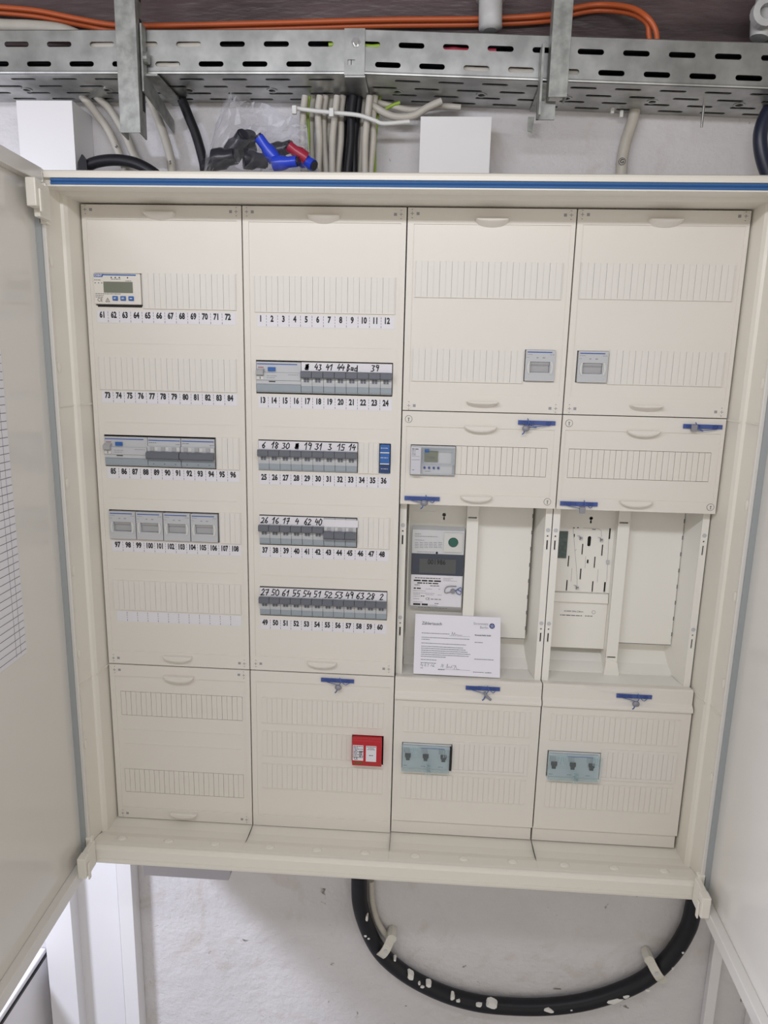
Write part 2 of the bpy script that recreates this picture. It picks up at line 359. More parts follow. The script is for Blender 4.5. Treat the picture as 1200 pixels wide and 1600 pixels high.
# doors: both stand open, square to the cabinet
def door(side):
    s_ = 1 if side == 'left' else -1; hx = -5 if s_ > 0 else 1005; k = 0.040 if s_ > 0 else 0.036
    def fn(s, n, z):     # s along the door from the hinge, n out of its inner face (positive inward)
        return (hx + s_ * (k * s + n), 93 + s, z)
    q = MB(); L = 528; Z0, Z1 = -1077, 26
    q.add(*_boxv(0, L, -26, -14, Z0, Z1))                       # outer sheet
    q.add(*_boxv(0, 3, -14, 0, Z0, Z1)); q.add(*_boxv(L - 22, L, -14, 0, Z0, Z1))
    q.add(*_boxv(3, L - 22, -14, 0, Z1 - 20, Z1)); q.add(*_boxv(3, L - 22, -14, 0, Z0, Z0 + 22))
    d = q.build('door', M['door'], cab, fn=fn, bevel=1.2); tag(d, 'open %s cabinet door with glossy inner face' % side)
    q = MB(); q.add(*_boxv(3.1, 6, -13.9, -5.5, Z0 + 26, Z1 - 24)); sl_ = q.build('door_rim_shade', M['rimshade'], d, fn=fn); tag(sl_, 'blue grey rim shade painted along the hinge side')  # strip paints the shade of the recess at the hinge-side rim
    for z, nm in ((-18, 'hinge'), (-1046, 'hinge')):
        h = MB()
        h.add(*_boxv(2, 34, 0, 9, z - 26, z + 18)); h.add(*_boxv(34, 52, 0, 14, z - 16, z + 20)); h.add(*_boxv(38, 46, 14, 17, z - 22, z + 8))
        h.add(*_boxv(-4, 6, -8, 5, z - 30, z + 24))
        o = h.build('hinge', M['clip'] if False else M['frame'], d, fn=fn, bevel=2.0)
    return fn
def _boxv(a, b, c, d, e, f):
    v = [(x, y, z) for x in (a, b) for y in (c, d) for z in (e, f)]
    return v, [(0, 1, 3, 2), (4, 6, 7, 5), (0, 4, 5, 1), (2, 3, 7, 6), (0, 2, 6, 4), (1, 5, 7, 3)]
fnL = door('left'); fnR = door('right')

# circuit directory sheet on the inner face of the left door
sheet = thing('circuit_directory_sheet', 'white ruled circuit list sheet fixed inside the left door', 'paper sheet', (5, 300, -900))
def fL(s, n, z): return fnL(s, n, z)
def s_of(u, v):
    p = (0, 0, 0); s = 200
    for _ in range(8):
        X = -5 + 0.04 * s - 12.5; p = atX(u, v, X); s = p[1] - 93
    return s, p[2]
sa, za = s_of(4, 560); sb, zb = s_of(42, 1020)
s0 = (sa + sb) / 2; ztop = -150; zbot = zb
q = MB(); q.add(*_boxv(s0, s0 + 210, -13.9, -13.2, zbot, ztop)); q.build('page', M['strip'], sheet, fn=fnL)
q = MB()
nl = 46
for i in range(nl):
    z = zbot + 6 + (ztop - zbot - 12) * i / (nl - 1)
    q.add(*_boxv(s0 + 1, s0 + 208, -13.2, -13.05, z, z + .9))
for s in (14, 26, 80, 150):
    q.add(*_boxv(s0 + s, s0 + s + .5, -13.2, -13.05, zbot + 4, ztop - 4))
q.build('ruled_lines', M['greyink'], sheet, fn=fnL)

# ------------------------------------------------------------------ cover panels
SLAT = {}
def slat_mesh(w, h, t, kind):
    key = (round(w, 1), round(h, 1), t, kind)
    if key in SLAT: return SLAT[key]
    q = MB(); c = w / 2; g = 0.35; e = 0.22
    prof = [(e, 0), (e, t), (c - g, t), (c - g, t - .7), (c + g, t - .7), (c + g, t), (w - e, t), (w - e, 0)]
    q.pz(prof, -h / 2, h / 2)
    if kind == 'B':
        q.v = []; q.f = []; q.sm = []
        prof = [(.3, 0), (.3, t), (c - .28, t), (c - .28, t - 1.2), (c + .28, t - 1.2), (c + .28, t), (w - .3, t), (w - .3, 0)]
        q.pz(prof, -h / 2 + .5, h / 2 - .5)
        q.box(-.6, .6, 0, t, h / 2 - 4, h / 2 - 3) if False else None
    me = bpy.data.meshes.new('blanking_slat')
    me.from_pydata([(x / 1000, -d / 1000, z / 1000) for x, d, z in q.v], [], q.f)
    bm = bmesh.new(); bm.from_mesh(me); bmesh.ops.recalc_face_normals(bm, faces=bm.faces); bm.to_mesh(me); bm.free()
    me.materials.append(M['slat'] if kind == 'A' else M['cover']); me.update(); SLAT[key] = me
    return me
def slats(parent, x0, x1, z0, z1, n, kind, D, t):
    w = (x1 - x0) / n; me = slat_mesh(w, abs(z0 - z1), t, kind); o0 = ORG[parent.name]
    for i in range(n):
        o = bpy.data.objects.new('blanking_slat', me); COL.objects.link(o); o.parent = parent
        o.location = ((x0 + i * w - o0[0]) / 1000, -(D - o0[1]) / 1000, ((z0 + z1) / 2 - o0[2]) / 1000)
def grip(parent, x, z, w=50, dep=9, h=9.5):
    R = []; n = 16
    prof = ((-1, 1.0, h, .6), (3, .99, h * .8, .9), (dep + 1, .95, h * .42, 1.2), (dep + 3, .92, h * .26, 1.0), (dep + 3.6, .9, h * .16, .4))
    if z < -300: prof = ((-1, 1.0, h, .8), (dep * .6, 1.0, h * .98, 1.6), (dep * .9, .96, h * .8, 1.2), (dep, .9, h * .55, .4))
    for j, (d, sc, hh, up) in enumerate(prof):
        r = [(x + w / 2 * sc, d, z + up)]
        for k in range(n + 1):
            t = math.pi * k / n; r.append((x + w / 2 * sc * math.cos(t), d, z - hh * math.sin(t)))
        r.append((x - w / 2 * sc, d, z + up))
        R.append(r)
    q = MB(); q.loft(R, True, False); q.build('finger_grip', M['cover'], parent, bevel=0.6)
def screw(parent, x, z, mark=1, kind='cross'):
    if kind == 'cross':
        s_ = MB().disc(x, z, 4.6, -1, 0.9, 18, .94).build('screw', M['cover'], parent)
        q = MB(); q.flat(x - 2.6, x + 2.6, z - .45, z + .45, .98); q.flat(x - .45, x + .45, z - 2.6, z + 2.6, .99)
        for a in (1, -1): q.flat(x - 1, x + 1, z + a * 5.9 - .5, z + a * 5.9 + .5, .12)
        q.flat(x + mark * 8.6 - 2.2, x + mark * 8.6 + 2.2, z - 2, z + 2.2, .12)
        q.build('screw_marking', M['paleink'], s_, fix=False)
    else:
        s_ = MB().disc(x, z, 5.2, -1, .8, 22, .97).build('quarter_turn_lock', M['cover'], parent)
        q = MB(); q.ring(x, z, 5.3, 5.8, .1, .3, 22); q.flat(x - .6, x + .6, z - 3.4, z + .6, .9); q.flat(x - 1.3, x + 1.3, z + .8, z + 2.2, .9)
        q.build('lock_marking', M['greyink'], s_, fix=False)
def cover(label, x0, x1, z1, z0, inset, holes, name='cover_panel'):
    """z1 top, z0 bottom; inset = (x0, x1, top, bottom) of the sunk field"""
    t = thing(name, label, 'cover panel', ((x0 + x1) / 2, -12, z0))
    fr = MB(); ix0, ix1, it, ib = inset
    fr.plate(rect(x0, x1, z0, z1), [rect(ix0, ix1, ib, it)], -12, 0)
    fr.build('rim', M['cover'], t, bevel=0.7)
    f = MB(); f.plate(rect(ix0 - 1, ix1 + 1, ib - 1, it + 1), [rect(*h) for h in holes], -3.6, -1.4)
    f.build('face', M['cover'], t)
    return t
def insert(parent, x0, x1, z0, z1, n, D=0.6):   # raised blanking strip of slats with a plain edge
    q = MB(); q.plate(rect(x0, x1, min(z0, z1), max(z0, z1)), [rect(x0 + 1.2, x1 - 1.2, min(z0, z1) + 1.2, max(z0, z1) - 1.2)], -1.4, D + .1)
    q.build('blanking_strip', M['slat'], parent)
    slats(parent, x0 + 1.2, x1 - 1.2, z0 - 1.2, z1 + 1.2, n, 'A', -1.4, D + 1.4)
def numbers(parent, nums, xc, pitch, zc, x0, x1):
    st = MB(); st.box(x0, x1, -1.4, -1.1, zc - 12.0, zc + 6.5); s_ = st.build('number_strip', M['strip'], parent)
    q = MB()
    for i, nb in enumerate(nums):
        q.text(str(nb), 12.6, xc + i * pitch, zc - .3, -1.02, bold=0.6, sx=.73 if int(nb) < 100 else .64) if nb != '' else None
        if i:
            x = xc + (i - .5) * pitch
            for a, b in ((5.5, 2.2), (1.0, -1.6), (-3.6, -5.6), (-7.6, -11)):
                q.flat(x - .28, x + .28, zc + b, zc + a, -1.02)
    q.build('printed_numbers', M['ink'], s_, fix=False)

c1 = cover('tall cover panel of the leftmost column with numbers 61 to 108', 1, 249, -.5, -749, (8, 242, -22, -725),
           [(15.5, 90.5, -149, -100), (15.5, 200.5, -403, -351), (16.5, 202.5, -526, -475.5)])
for (x, z, mk) in ((7.5, -8, 1), (241.5, -9, -1), (10, -739, 1), (240.5, -738.5, -1)): screw(c1, x, z, mk)
grip(c1, 124, -13); grip(c1, 125, -731)
insert(c1, 91, 238.5, -98.5, -152.5, 8); insert(c1, 13.5, 237, -226.5, -278.5, 12)
insert(c1, 201, 239, -350.5, -402.5, 2); insert(c1, 203, 239, -474, -526.5, 2); insert(c1, 15.5, 237, -597.5, -650, 12)
numbers(c1, range(61, 73), 24.6, 18.2, -162.8, 16, 236.8); numbers(c1, range(73, 85), 25.7, 18.2, -287.7, 16, 237)
numbers(c1, range(85, 97), 28, 18.15, -411, 18, 238); numbers(c1, range(97, 109), 28, 18.2, -535.5, 18, 238.5)
numbers(c1, [''] * 12, 29, 18.0, -659.5, 20, 236)

c2 = cover('tall cover panel of the second column with numbers 1 to 60', 251, 499, -.5, -749, (260, 491, -23, -724),
           [(268, 484.2, -279, -227), (270, 431.5, -402, -352), (465.5, 484, -401, -353), (270, 432, -526.5, -475.5), (269, 484, -650, -598.5)])
for (x, z, mk) in ((257.5, -9, 1), (491, -10.5, -1), (260.5, -737.5, 1), (489.5, -736.5, -1)): screw(c2, x, z, mk)
grip(c2, 375, -15); grip(c2, 375.5, -729.5)
insert(c2, 267, 485.3, -100, -154.5, 12); insert(c2, 432, 465, -352, -402, 2); insert(c2, 432.5, 485.3, -474, -526, 3)
numbers(c2, range(1, 13), 276.5, 17.87, -164.2, 271, 484.6); numbers(c2, range(13, 25), 278.1, 17.8, -289.4, 271, 484)
numbers(c2, range(25, 37), 278.6, 17.72, -413.1, 271, 484); numbers(c2, range(37, 49), 278.6, 17.71, -535.6, 271, 484.5)
numbers(c2, range(49, 61), 277.2, 17.77, -662.5, 270, 484)
for t, xa, xb in ((c1, 20, 232), (c2, 272, 482)):
    for z in (-205, -330, -455, -578): MB().box(xa, xb, -1.4, -.9, z - .8, z).build('moulded_line', M['cover'], t)

c3a = cover('upper cover panel of the third column with one grey module at its right', 501, 749, -.5, -299, (510.5, 742.4, -23.3, -272), [(686.5, 733, -250.5, -202.5)])
for (x, z, mk) in ((507.5, -9, 1), (741.5, -9, -1), (510.5, -292, 1), (738.5, -291, -1)): screw(c3a, x, z, mk)
grip(c3a, 626, -17.5); grip(c3a, 625, -284)
insert(c3a, 514, 735, -75, -128.5, 12); insert(c3a, 513.5, 685.5, -204, -254, 9)
c4a = cover('upper cover panel of the rightmost column with one grey module at its left', 751, 999, -.5, -299, (759.8, 993, -21.8, -272), [(765.5, 813, -250.5, -202.5)])
for (x, z, mk) in ((757.5, -8, 1), (991.5, -8, -1), (759.5, -290.5, 1), (990, -290, -1)): screw(c4a, x, z, mk)
grip(c4a, 877.5, -15.3); grip(c4a, 875, -283.5)
insert(c4a, 761, 986, -74.5, -127, 12); insert(c4a, 814, 986, -200, -252, 9)

c3b = cover('short cover panel of the third column holding a digital timer', 501, 749, -300.5, -449.5, (507.8, 739.5, -324.5, -431), [(515.5, 587, -402.5, -353), (587.2, 730.8, -399.3, -353)])
screw(c3b, 511, -313, 1, 'lock'); screw(c3b, 736, -438.5, 1, 'lock')
grip(c3b, 624, -322.3); grip(c3b, 622.5, -433.8)
slats(c3b, 587.4, 730.6, -353.2, -399.1, 8, 'B', -3.4, 1.9)
c4b = cover('short cover panel of the rightmost column with twelve blank slots and two blue seals', 751, 999, -300.5, -449.5, (756.2, 993.4, -323.7, -431), [(764.2, 982.8, -399, -352.8)])
screw(c4b, 761, -313, 1, 'lock'); screw(c4b, 990.4, -438.7, 1, 'lock')
grip(c4b, 875, -322.3); grip(c4b, 873.4, -433.6)
slats(c4b, 764.4, 982.6, -353, -398.8, 12, 'B', -3.4, 1.9)

c1l = cover('blank lower cover panel of the leftmost column with two rows of slots', 1, 249, -751, -1050, (9.5, 241, -772.5, -1029), [(18, 235.2, -847.2, -801.5), (17, 234.4, -998.6, -951.8)])
for (x, z, mk) in ((10.5, -761, 1), (239, -760, -1), (10, -1041.5, 1), (239, -1040.5, -1)): screw(c1l, x, z, mk)
grip(c1l, 126, -767.5, 52, 10, 11); grip(c1l, 124.5, -1033.5)
slats(c1l, 18.2, 235, -801.7, -847, 12, 'B', -3.4, 1.9); slats(c1l, 17.2, 234.2, -952, -998.4, 12, 'B', -3.4, 1.9)
for z in (-874, -902): MB().box(20, 232, -1.4, -.9, z - 1, z).build('moulded_line', M['cover'], c1l)

c2l = cover('lower cover panel of the second column holding a red module', 251, 499, -751, -1050, (260, 492.3, -770.5, -1028.4), [(428.5, 483.5, -918, -862.5)])
def ribs(t, x0, x1, z0, z1, n):
    q = MB(); q.box(x0, x1, -1.4, .4, z0, z0 + 1.1); q.box(x0, x1, -1.4, .2, z1 - 1.0, z1); q.build('slat_edge', M['cover'], t)
    slats(t, x0, x1, z0, z1, n, 'C', -1.4, 1.0)
ribs(c2l, 270, 482, -801, -847, 12); ribs(c2l, 270, 428, -864, -910.5, 9); ribs(c2l, 269, 483.5, -927.3, -973.5, 12)

def lower_step(label, x0, x1, hole):
    t = thing('cover_panel', label, 'cover panel', ((x0 + x1) / 2, -12, -1050))
    xa, xb = x0 + 1, x1 - 1
    MB().px([(-17, -752), (-3, -750.5), (0, -752.5), (0, -776), (6, -781), (7, -785), (7, -788), (-10, -788), (-10, -760), (-17, -757)], xa, xb).build('ledge', M['cover'], t, bevel=0.6)
    f = MB(); f.plate(rect(xa, xb, -1022, -787.5), [rect(*hole)], -2, 2.4); f.build('face', M['cover'], t, bevel=0.5)
    MB().box(xa - .3, xb - 1, -14, -1.5, -1049, -1022.5).build('plinth_strip', M['cover'], t, bevel=0.8)
    q = MB(); c = (x0 + x1) / 2
    q.loft([[(c - 52 + 104 * k / 12, 1, -751.5 - 1.2 * math.sin(math.pi * k / 12)) for k in range(13)] + [(c + 52 - 104 * k / 12, 1, -752.4 - 8 * math.sin(math.pi * k / 12)) for k in range(13)],
            [(c - 46 + 92 * k / 12, -2, -751 ) for k in range(13)] + [(c + 46 - 92 * k / 12, -2, -753) for k in range(13)]])
    q.build('finger_dip', M['cover'], t)
    return t
c3l = lower_step('lower stepped cover panel of the third column with a three-pole main switch', 500, 750, (516, 602.8, -918.8, -869.5))
c4l = lower_step('lower stepped cover panel of the rightmost column with a three-pole main switch', 750, 1000, (766, 855.8, -920.5, -870.8))
def ribs2(t, x0, x1, z0, z1, n):
    q = MB(); q.box(x0, x1, 2.4, 3.9, z0, z0 + 1.1); q.box(x0, x1, 2.4, 3.8, z1 - 1.0, z1); q.build('slat_edge', M['cover'], t)
    slats(t, x0, x1, z0, z1, n, 'C', 2.2, 1.2)
ribs2(c3l, 516.5, 733, -803, -848, 12); ribs2(c3l, 516, 732, -930, -976, 12)
ribs2(c4l, 767.5, 982, -804, -850, 12); ribs2(c4l, 767, 982, -931, -978, 12)
for t, xa, xb in ((c3l, 603.2, 733), (c4l, 856.2, 983)):
    q = MB(); q.plate(rect(xa, xb, -921, -863.5), [rect(xa + 3, xb - 6, -916, -868)], 2.2, 4.4); q.build('blanking_strip', M['slat'], t, bevel=.4)
    slats(t, xa + 3, xb - 6, -868.2, -915.8, 7, 'A', 2.3, 1.5)

# ------------------------------------------------------------------ modular devices
def breaker(x0, zc, w, label, off=False):
    t = thing('circuit_breaker', label, 'circuit breaker', (x0 + w / 2, -40, zc - 24), 'circuit breakers')
    a, b = x0 + .25, x0 + w - .25
    MB().px([(-40, zc + 23.6), (1.0, zc + 23.6), (1.0, zc + 11), (4.5, zc + 9.6), (4.5, zc - 8), (3.6, zc - 12.5), (1.6, zc - 13.5), (1.2, zc - 23), (-1, zc - 24), (-40, zc - 24)], a, b).build('body', M['lgrey'], t)
    lc = MB(); lc.px([(0, zc - 13.2), (3.2, zc - 12.4), (2.9, zc - 20.4), (2.1, zc - 22.6), (0, zc - 23.2)], a + .2, b - .2)
    lc.build('terminal_cover', M['bgrey'], t)
    q = MB()
    if not off:
        q.px([(4, zc + 9.6), (9, zc + 10.6), (12.5, zc + 8.5), (12.5, zc + 1.2), (11, zc - .4), (4, zc + .6)], a + .1, b - .1)
        q.build('toggle', M['dgrey'], t)
        n = MB()
        for k in (-1, 1): n.box(x0 + w / 2 + k * 2.3 - 1.5, x0 + w / 2 + k * 2.3 + 1.5, 4, 6.0, zc - 6.5, zc - .6)
        n.build('toggle_slot', M['dgrey'], t)
        MB().box(x0 + 1.2, x0 + 4.6, 4, 5.4, zc - 5.4, zc - 1.2).build('status_window', M['tie'], t)
    else:
        q.px([(4, zc + 2.6), (9, zc + 3.2), (12.5, zc + 1), (12.5, zc - 7), (10, zc - 10.2), (3, zc - 9.6)], a + .1, b - .1)
        q.build('toggle', M['mgrey'] if off == 2 else M['dgrey'], t)
        n = MB(); n.box(x0 + w / 2 - 3, x0 + w / 2 + 3, 4, 5.6, zc + 3.6, zc + 9.3); n.build('toggle_slot', M['mgrey'], t)
        MB().box(x0 + .8, x0 + 4.8, 4, 5.3, zc + 4, zc + 8.5).build('status_window', M['tie'], t)
    return t
def label_strip(x0, x1, zt, h, marks, label, D=1.6):
    t = thing('label_strip', label, 'label strip', ((x0 + x1) / 2, D, zt - h))
    MB().box(x0, x1, D - .5, D, zt - h, zt).build('paper_strip', M['strip'], t)
    q = MB()
    for x, s_, sz in marks: hand(q, s_, x, zt - h * .52 - .3, sz * 1.14, D + .12, 1.55)
    if marks: q.build('handwriting', M['pen'], t, fix=False)
    return t
def strip_marks(x0, w, names, sz=8.4):
    return [(x0 + (i + .5) * w, n, sz) for i, n in enumerate(names) if n]
ORD = ['first', 'second', 'third', 'fourth', 'fifth', 'sixth', 'seventh', 'eighth', 'ninth', 'tenth', 'eleventh', 'twelfth']
def brk(i, n, row, mark):
    m_ = 'scribbled over' if mark == '#' else ('unmarked' if not mark else 'marked %s' % mark)
    return '%s grey breaker from the left in the %s, %s' % (ORD[i], row, m_)
Z2, Z3, Z4, Z5 = -253.0, -377.5, -501.0, -624.5
w2 = (483.2 - 269) / 12
p_on = breaker(269 + 4 * w2, Z2, w2, brk(0, 8, 'top breaker row', '#'))
row2 = ['#', '43', '41', '44', 'Bad', '', '39', '']
for i in range(1, 8):
    dup(p_on, (i * w2, 0, 0), brk(i, 8, 'top breaker row', row2[i]))
label_strip(269 + 4 * w2 + .5, 483, Z2 + 24.0, 13.2, strip_marks(269 + 4 * w2, w2, row2), 'white handwritten strip with Bad on it, above the top breaker row')
row3 = ['6', '18', '30', '#', '19', '31', '3', '15', '14']
for i in range(9):
    dup(p_on, ((270.6 + i * w2 * .995) - (269 + 4 * w2), 0, Z3 - Z2), brk(i, 9, 'second breaker row', row3[i]))
label_strip(271, 430.5, Z3 + 24.0, 13.2, strip_marks(270.6, w2, row3, 8.6), 'white handwritten strip above the second breaker row, left of the blue relay')
row4 = ['26', '16', '17', '4', '62', '40']
for i in range(6):
    dup(p_on, ((270.4 + i * w2) - (269 + 4 * w2), 0, Z4 - Z2), brk(i, 6, 'third breaker row', row4[i]))
p_off = breaker(270.4 + 6 * w2, Z4, w2, 'first circuit breaker with lowered toggle beside the raised ones in the third breaker row', off=True)
for i in (1, 2): dup(p_off, (i * w2, 0, 0), ('', 'middle circuit breaker of the three with lowered toggles in the third breaker row', 'last circuit breaker with lowered toggle at the right end of the third breaker row')[i])
label_strip(271, 270.4 + 6 * w2, Z4 + 24.0, 13.2, strip_marks(270.4, w2, row4, 8.6), 'short white handwritten strip starting with 26, above the third breaker row')
label_strip(270.6 + 6 * w2, 433.5, Z4 + 22.0, 12.0, [], 'blank white strip above the breakers numbered 43 to 45', 3.2)
row5 = ['27', '50', '61', '55', '54', '51', '52', '53', '49', '63', '28', '2']
for i in range(12):
    dup(p_on, ((269.4 + i * w2) - (269 + 4 * w2), 0, Z5 - Z2), brk(i, 12, 'full bottom breaker row', row5[i]))
label_strip(270, 482.6, Z5 + 24.4, 14.2, strip_marks(269.4, w2, row5, 9.6), 'long white handwritten strip above the full bottom breaker row')

def rcd(x0, x1, zc, label):
    t = thing('residual_current_device', label, 'safety switch', ((x0 + x1) / 2, -40, zc - 24), 'residual current devices')
    a, b = x0 + .3, x1 - .3
    MB().px([(-40, zc + 23.6), (1.2, zc + 23.6), (1.2, zc + 8), (5, zc + 6.6), (5, zc - 4.5), (3, zc - 5.5), (3, zc - 10.4), (1.6, zc - 11), (1.2, zc - 23), (-1, zc - 24), (-40, zc - 24)], a, b).build('body', M['lgrey'], t)
    MB().px([(0, zc - 11), (2.8, zc - 11.6), (2.6, zc - 20.4), (2, zc - 22.6), (0, zc - 23.2)], a + .2, b - .2).build('terminal_cover', M['bgrey'], t)
    MB().flat(a + 1, b - 6, zc + 19.3, zc + 20.8, 1.3).build('blue_line', M['blueink'], t, fix=False)
    q = MB(); q.flat(a + 2.5, a + 11.5, zc + 14.2, zc + 15.3, 1.3); q.build('red_line', M['capr'], t, fix=False)
    MB().box(a + 18.5, a + 30.5, 1, 3.6, zc + 9.2, zc + 15.4).build('test_button', M['blue'], t, bevel=.5)
    MB().px([(1, zc + 12.6), (6, zc + 12.6), (11, zc + 9.5), (11, zc + 3.5), (5, zc + 2)], a + 1, a + 12.5).build('toggle', M['mgrey'], t)
    s = MB(); s.box(a + 1.5, a + 12, 4.5, 5.8, zc - 4, zc + 1.4); s.build('status_window', M['tie'], t)
    q = MB(); q.flat(a + 6.3, a + 7.3, zc - 3.2, zc + .6, 5.95); q.flat(a + 20, a + 30.5, zc - 7.6, zc - 6, 3.1); q.build('slot', M['ink'], t, fix=False)
    q = MB(); q.words(a + 17, a + 34, zc + 2, 1.1, 5.1, 3); q.words(a + 17, a + 30, zc - 1, 1.0, 5.1, 5); q.words(b - 20, b - 3, zc + 4, 1.0, 5.1, 9); q.build('small_print', M['paleink'], t, fix=False)
rcd(268.9, 268.9 + 4 * w2, Z2, 'wide grey safety switch with blue button, left end of the second column top breaker row')
rcd(16.5, 88.4, Z3, 'wide grey safety switch with blue button in the leftmost column, beside the three-pole breakers')
def triple(x0, x1, zc, label):
    t = thing('three_pole_breaker', label, 'circuit breaker', ((x0 + x1) / 2, -40, zc - 24), 'three-pole breakers')
    a, b = x0 + .3, x1 - .3; w = (b - a) / 3
    MB().px([(-40, zc + 23.6), (1.2, zc + 23.6), (1.2, zc + 11), (4.5, zc + 9.6), (4.5, zc - 8), (3, zc - 11), (1.4, zc - 23), (-1, zc - 24), (-40, zc - 24)], a, b).build('body', M['lgrey'], t)
    MB().px([(0, zc - 11), (3.3, zc - 11.4), (3, zc - 20.4), (2.2, zc - 22.6), (0, zc - 23.2)], a + .2, b - .2).build('terminal_cover', M['bgrey'], t)
    MB().flat(a + 1, b - 1, zc + 18.6, zc + 20.2, 1.3).build('blue_line', M['blueink'], t, fix=False)
    MB().px([(4, zc + 2), (10, zc + 1.6), (13, zc - 1), (13, zc - 8), (10, zc - 10.4), (3, zc - 9.6)], a, b).build('toggle_bar', M['dgrey'], t)
    for k in range(3):
        MB().box(a + k * w + 5, a + k * w + 11.5, 4, 5.8, zc + 3, zc + 9.3).build('toggle_slot', M['mgrey'], t)
        MB().box(a + k * w + 12.6, a + k * w + 17.4, 4, 5.2, zc + 3, zc + 8.6).build('status_window', M['tie'], t)
    q = MB(); q.words(a + 2, a + 14, zc + 15.5, 1, 1.3, 1); q.words(b - 8, b - 1, zc + 13.5, 1, 1.3, 2)
    for k in (-1, 0, 1): q.disc((a + b) / 2 + k * w + w / 2 - 9.5 + .6, zc - 18.6, 1.0, 3.2, 3.4, 8)
    q.build('small_print', M['greyink'], t, fix=False)
triple(88.6, 143.3, Z3, 'three-pole breaker block touching the wide safety switch in the leftmost column')
triple(143.9, 199.2, Z3, 'right-hand three-pole breaker block, next to blank slots in the leftmost column')

def fuse_module(x0, zc, label, w=45.6):
    t = thing('fuse_switch', label, 'fuse switch', (x0 + w / 2, -40, zc - 24), 'grey fuse switch modules')
    a, b = x0 + .5, x0 + w - .5; c = (a + b) / 2
    b0 = MB(); b0.plate(rect(a, b, zc - 23.4, zc + 23.4), [rect(c - 15, c + 14.6, zc - 10.4, zc + 5.6)], -30, 3.4); b0.build('body', M['lgrey'], t, bevel=1.4)
    MB().box(c - 16, c + 16, -6, -3, zc - 11, zc + 6).build('window_back', M['mgrey'], t)
    hd = MB(); hd.px([(-3.2, zc + 5.3), (1.5, zc + 5.3), (1.0, zc + 2), (-1.2, zc - 1), (-1.2, zc - 10), (-3.2, zc - 10)], c - 14.6, c + 14.2); hd.build('pull_handle', M['mgrey'], t)
    for k in (-1, 1):
        g = MB(); g.loft([[(c + k * 15.2 + k * 1.6 * math.sin(math.pi * j / 8), d, zc - 12.4 + 18.5 * j / 8) for j in range(9)] + [(c + k * 17.6 + k * 2.2 * math.sin(math.pi * j / 8), d, zc - 12.4 + 18.5 * j / 8) for j in range(8, -1, -1)] for d in (3.2, 5.0)])
        g.build('side_grip', M['tie'], t)
    MB().flat(a + 2, b - 5, zc + 19.2, zc + 20.7, 3.5).build('blue_line', M['blueink'], t, fix=False)
    q = MB(); q.words(a + 2, a + 10, zc + 16.5, 1, 3.5, 1); q.words(b - 8, b - 1, zc + 16.5, 1, 3.5, 2); q.flat(c - 6, c - 3, zc + 11, zc + 12.6, 3.5); q.flat(c + 3, c + 7, zc + 11, zc + 12.6, 3.5); q.words(a + 1, a + 5, zc + 12, .8, 3.5, 4)
    q.build('small_print', M['paleink'], t, fix=False)
    return t
f0 = fuse_module(17.3, Z4, 'grey square module with recessed pull window above numbers 97 and 98, leftmost of four')
dup(f0, (46.1, 0, 0), 'grey square module with recessed pull window, second from left above numbers 99 to 101')
dup(f0, (92.2, 0, 0), 'grey square module with recessed pull window, third from left above numbers 102 and 103')
dup(f0, (138.3, 0, 0), 'grey square module with recessed pull window above numbers 104 to 106, rightmost of four')
dup(f0, (687.0 - 17.3, 0, -226.3 - Z4), 'grey square module alone at the right of the third column, with its pull window')
dup(f0, (766.6 - 17.3, 0, -226.5 - Z4), 'grey square module alone at the left of the rightmost column, with its pull window')

# blue relay
t = thing('latching_relay', 'narrow blue relay module above printed number 36', 'relay', (475, -40, -401), None)
MB().px([(-40, -354.5), (2, -354.5), (2, -366), (5, -367), (5, -384), (2, -385.5), (2, -400), (-40, -400)], 467, 482.4).build('body', M['blue'], t)
q = MB(); q.box(467.4, 482, 4.6, 5.4, -367.8, -366); q.box(467.4, 482, 4, 5.3, -385.8, -384); q.build('white_line', M['tie'], t)
MB().box(468, 481.4, 1, 3.4, -399, -387).build('terminal_cover', mat('dark blue plastic', (0.02, 0.05, 0.16), .4), t)
q = MB(); q.words(468, 481, -360, 1.2, 2.1, 1); q.words(468, 480, -375, 1.2, 5.1, 2); q.words(469, 480, -393, 1.0, 3.5, 3); q.build('small_print', M['lgrey'], t, fix=False)

# energy meter module, top left
t = thing('energy_meter', 'white modular energy meter with grey display above numbers 61 to 64', 'meter', (52, -40, -148))
MB().box(15.6, 89.8, -40, 4.5, -147, -101.2).build('body', M['cover'], t, bevel=1.2)
q = MB(); q.pd([(17.2, -102.2), (33, -102.2), (30.5, -106.8), (17.2, -106.8)], 4.5, 4.9); q.box(32, 83.6, 4.5, 4.9, -104.2, -102.4); bl = q.build('blue_banner', M['blue'], t)
MB().text('CHINT', 4.2, 24, -104.6, 4.98, .12, .95).build('banner_lettering', M['strip'], bl, fix=False)
MB().box(31.6, 78, 4.5, 5.0, -130, -113.4).build('display', M['lcd'], t, bevel=.3)
for i, tx in enumerate(('SET', 'ESC', '')):
    bt_ = MB().box(45.2 + i * 12.7, 53.8 + i * 12.7, 4.5, 6.4, -141.6, -134.8).build('button', M['blue'], t, bevel=.8)
    q = MB()
    if tx: q.text(tx, 3.4, 49.5 + i * 12.7, -138.2, 6.5, .1, .8)
    else: q.flat(49.5 + 25.4 - 2, 49.5 + 25.4 + 2, -138.8, -137.6, 6.5)
    q.build('button_mark', M['strip'], bt_, fix=False)
q = MB()
for x in (44.6, 51, 57.4, 70.4): q.disc(x, -107.3, 1.05, 4.5, 4.8, 10)
q.text('CE', 7.2, 24.8, -141.0, 4.7, .0, 1.0)
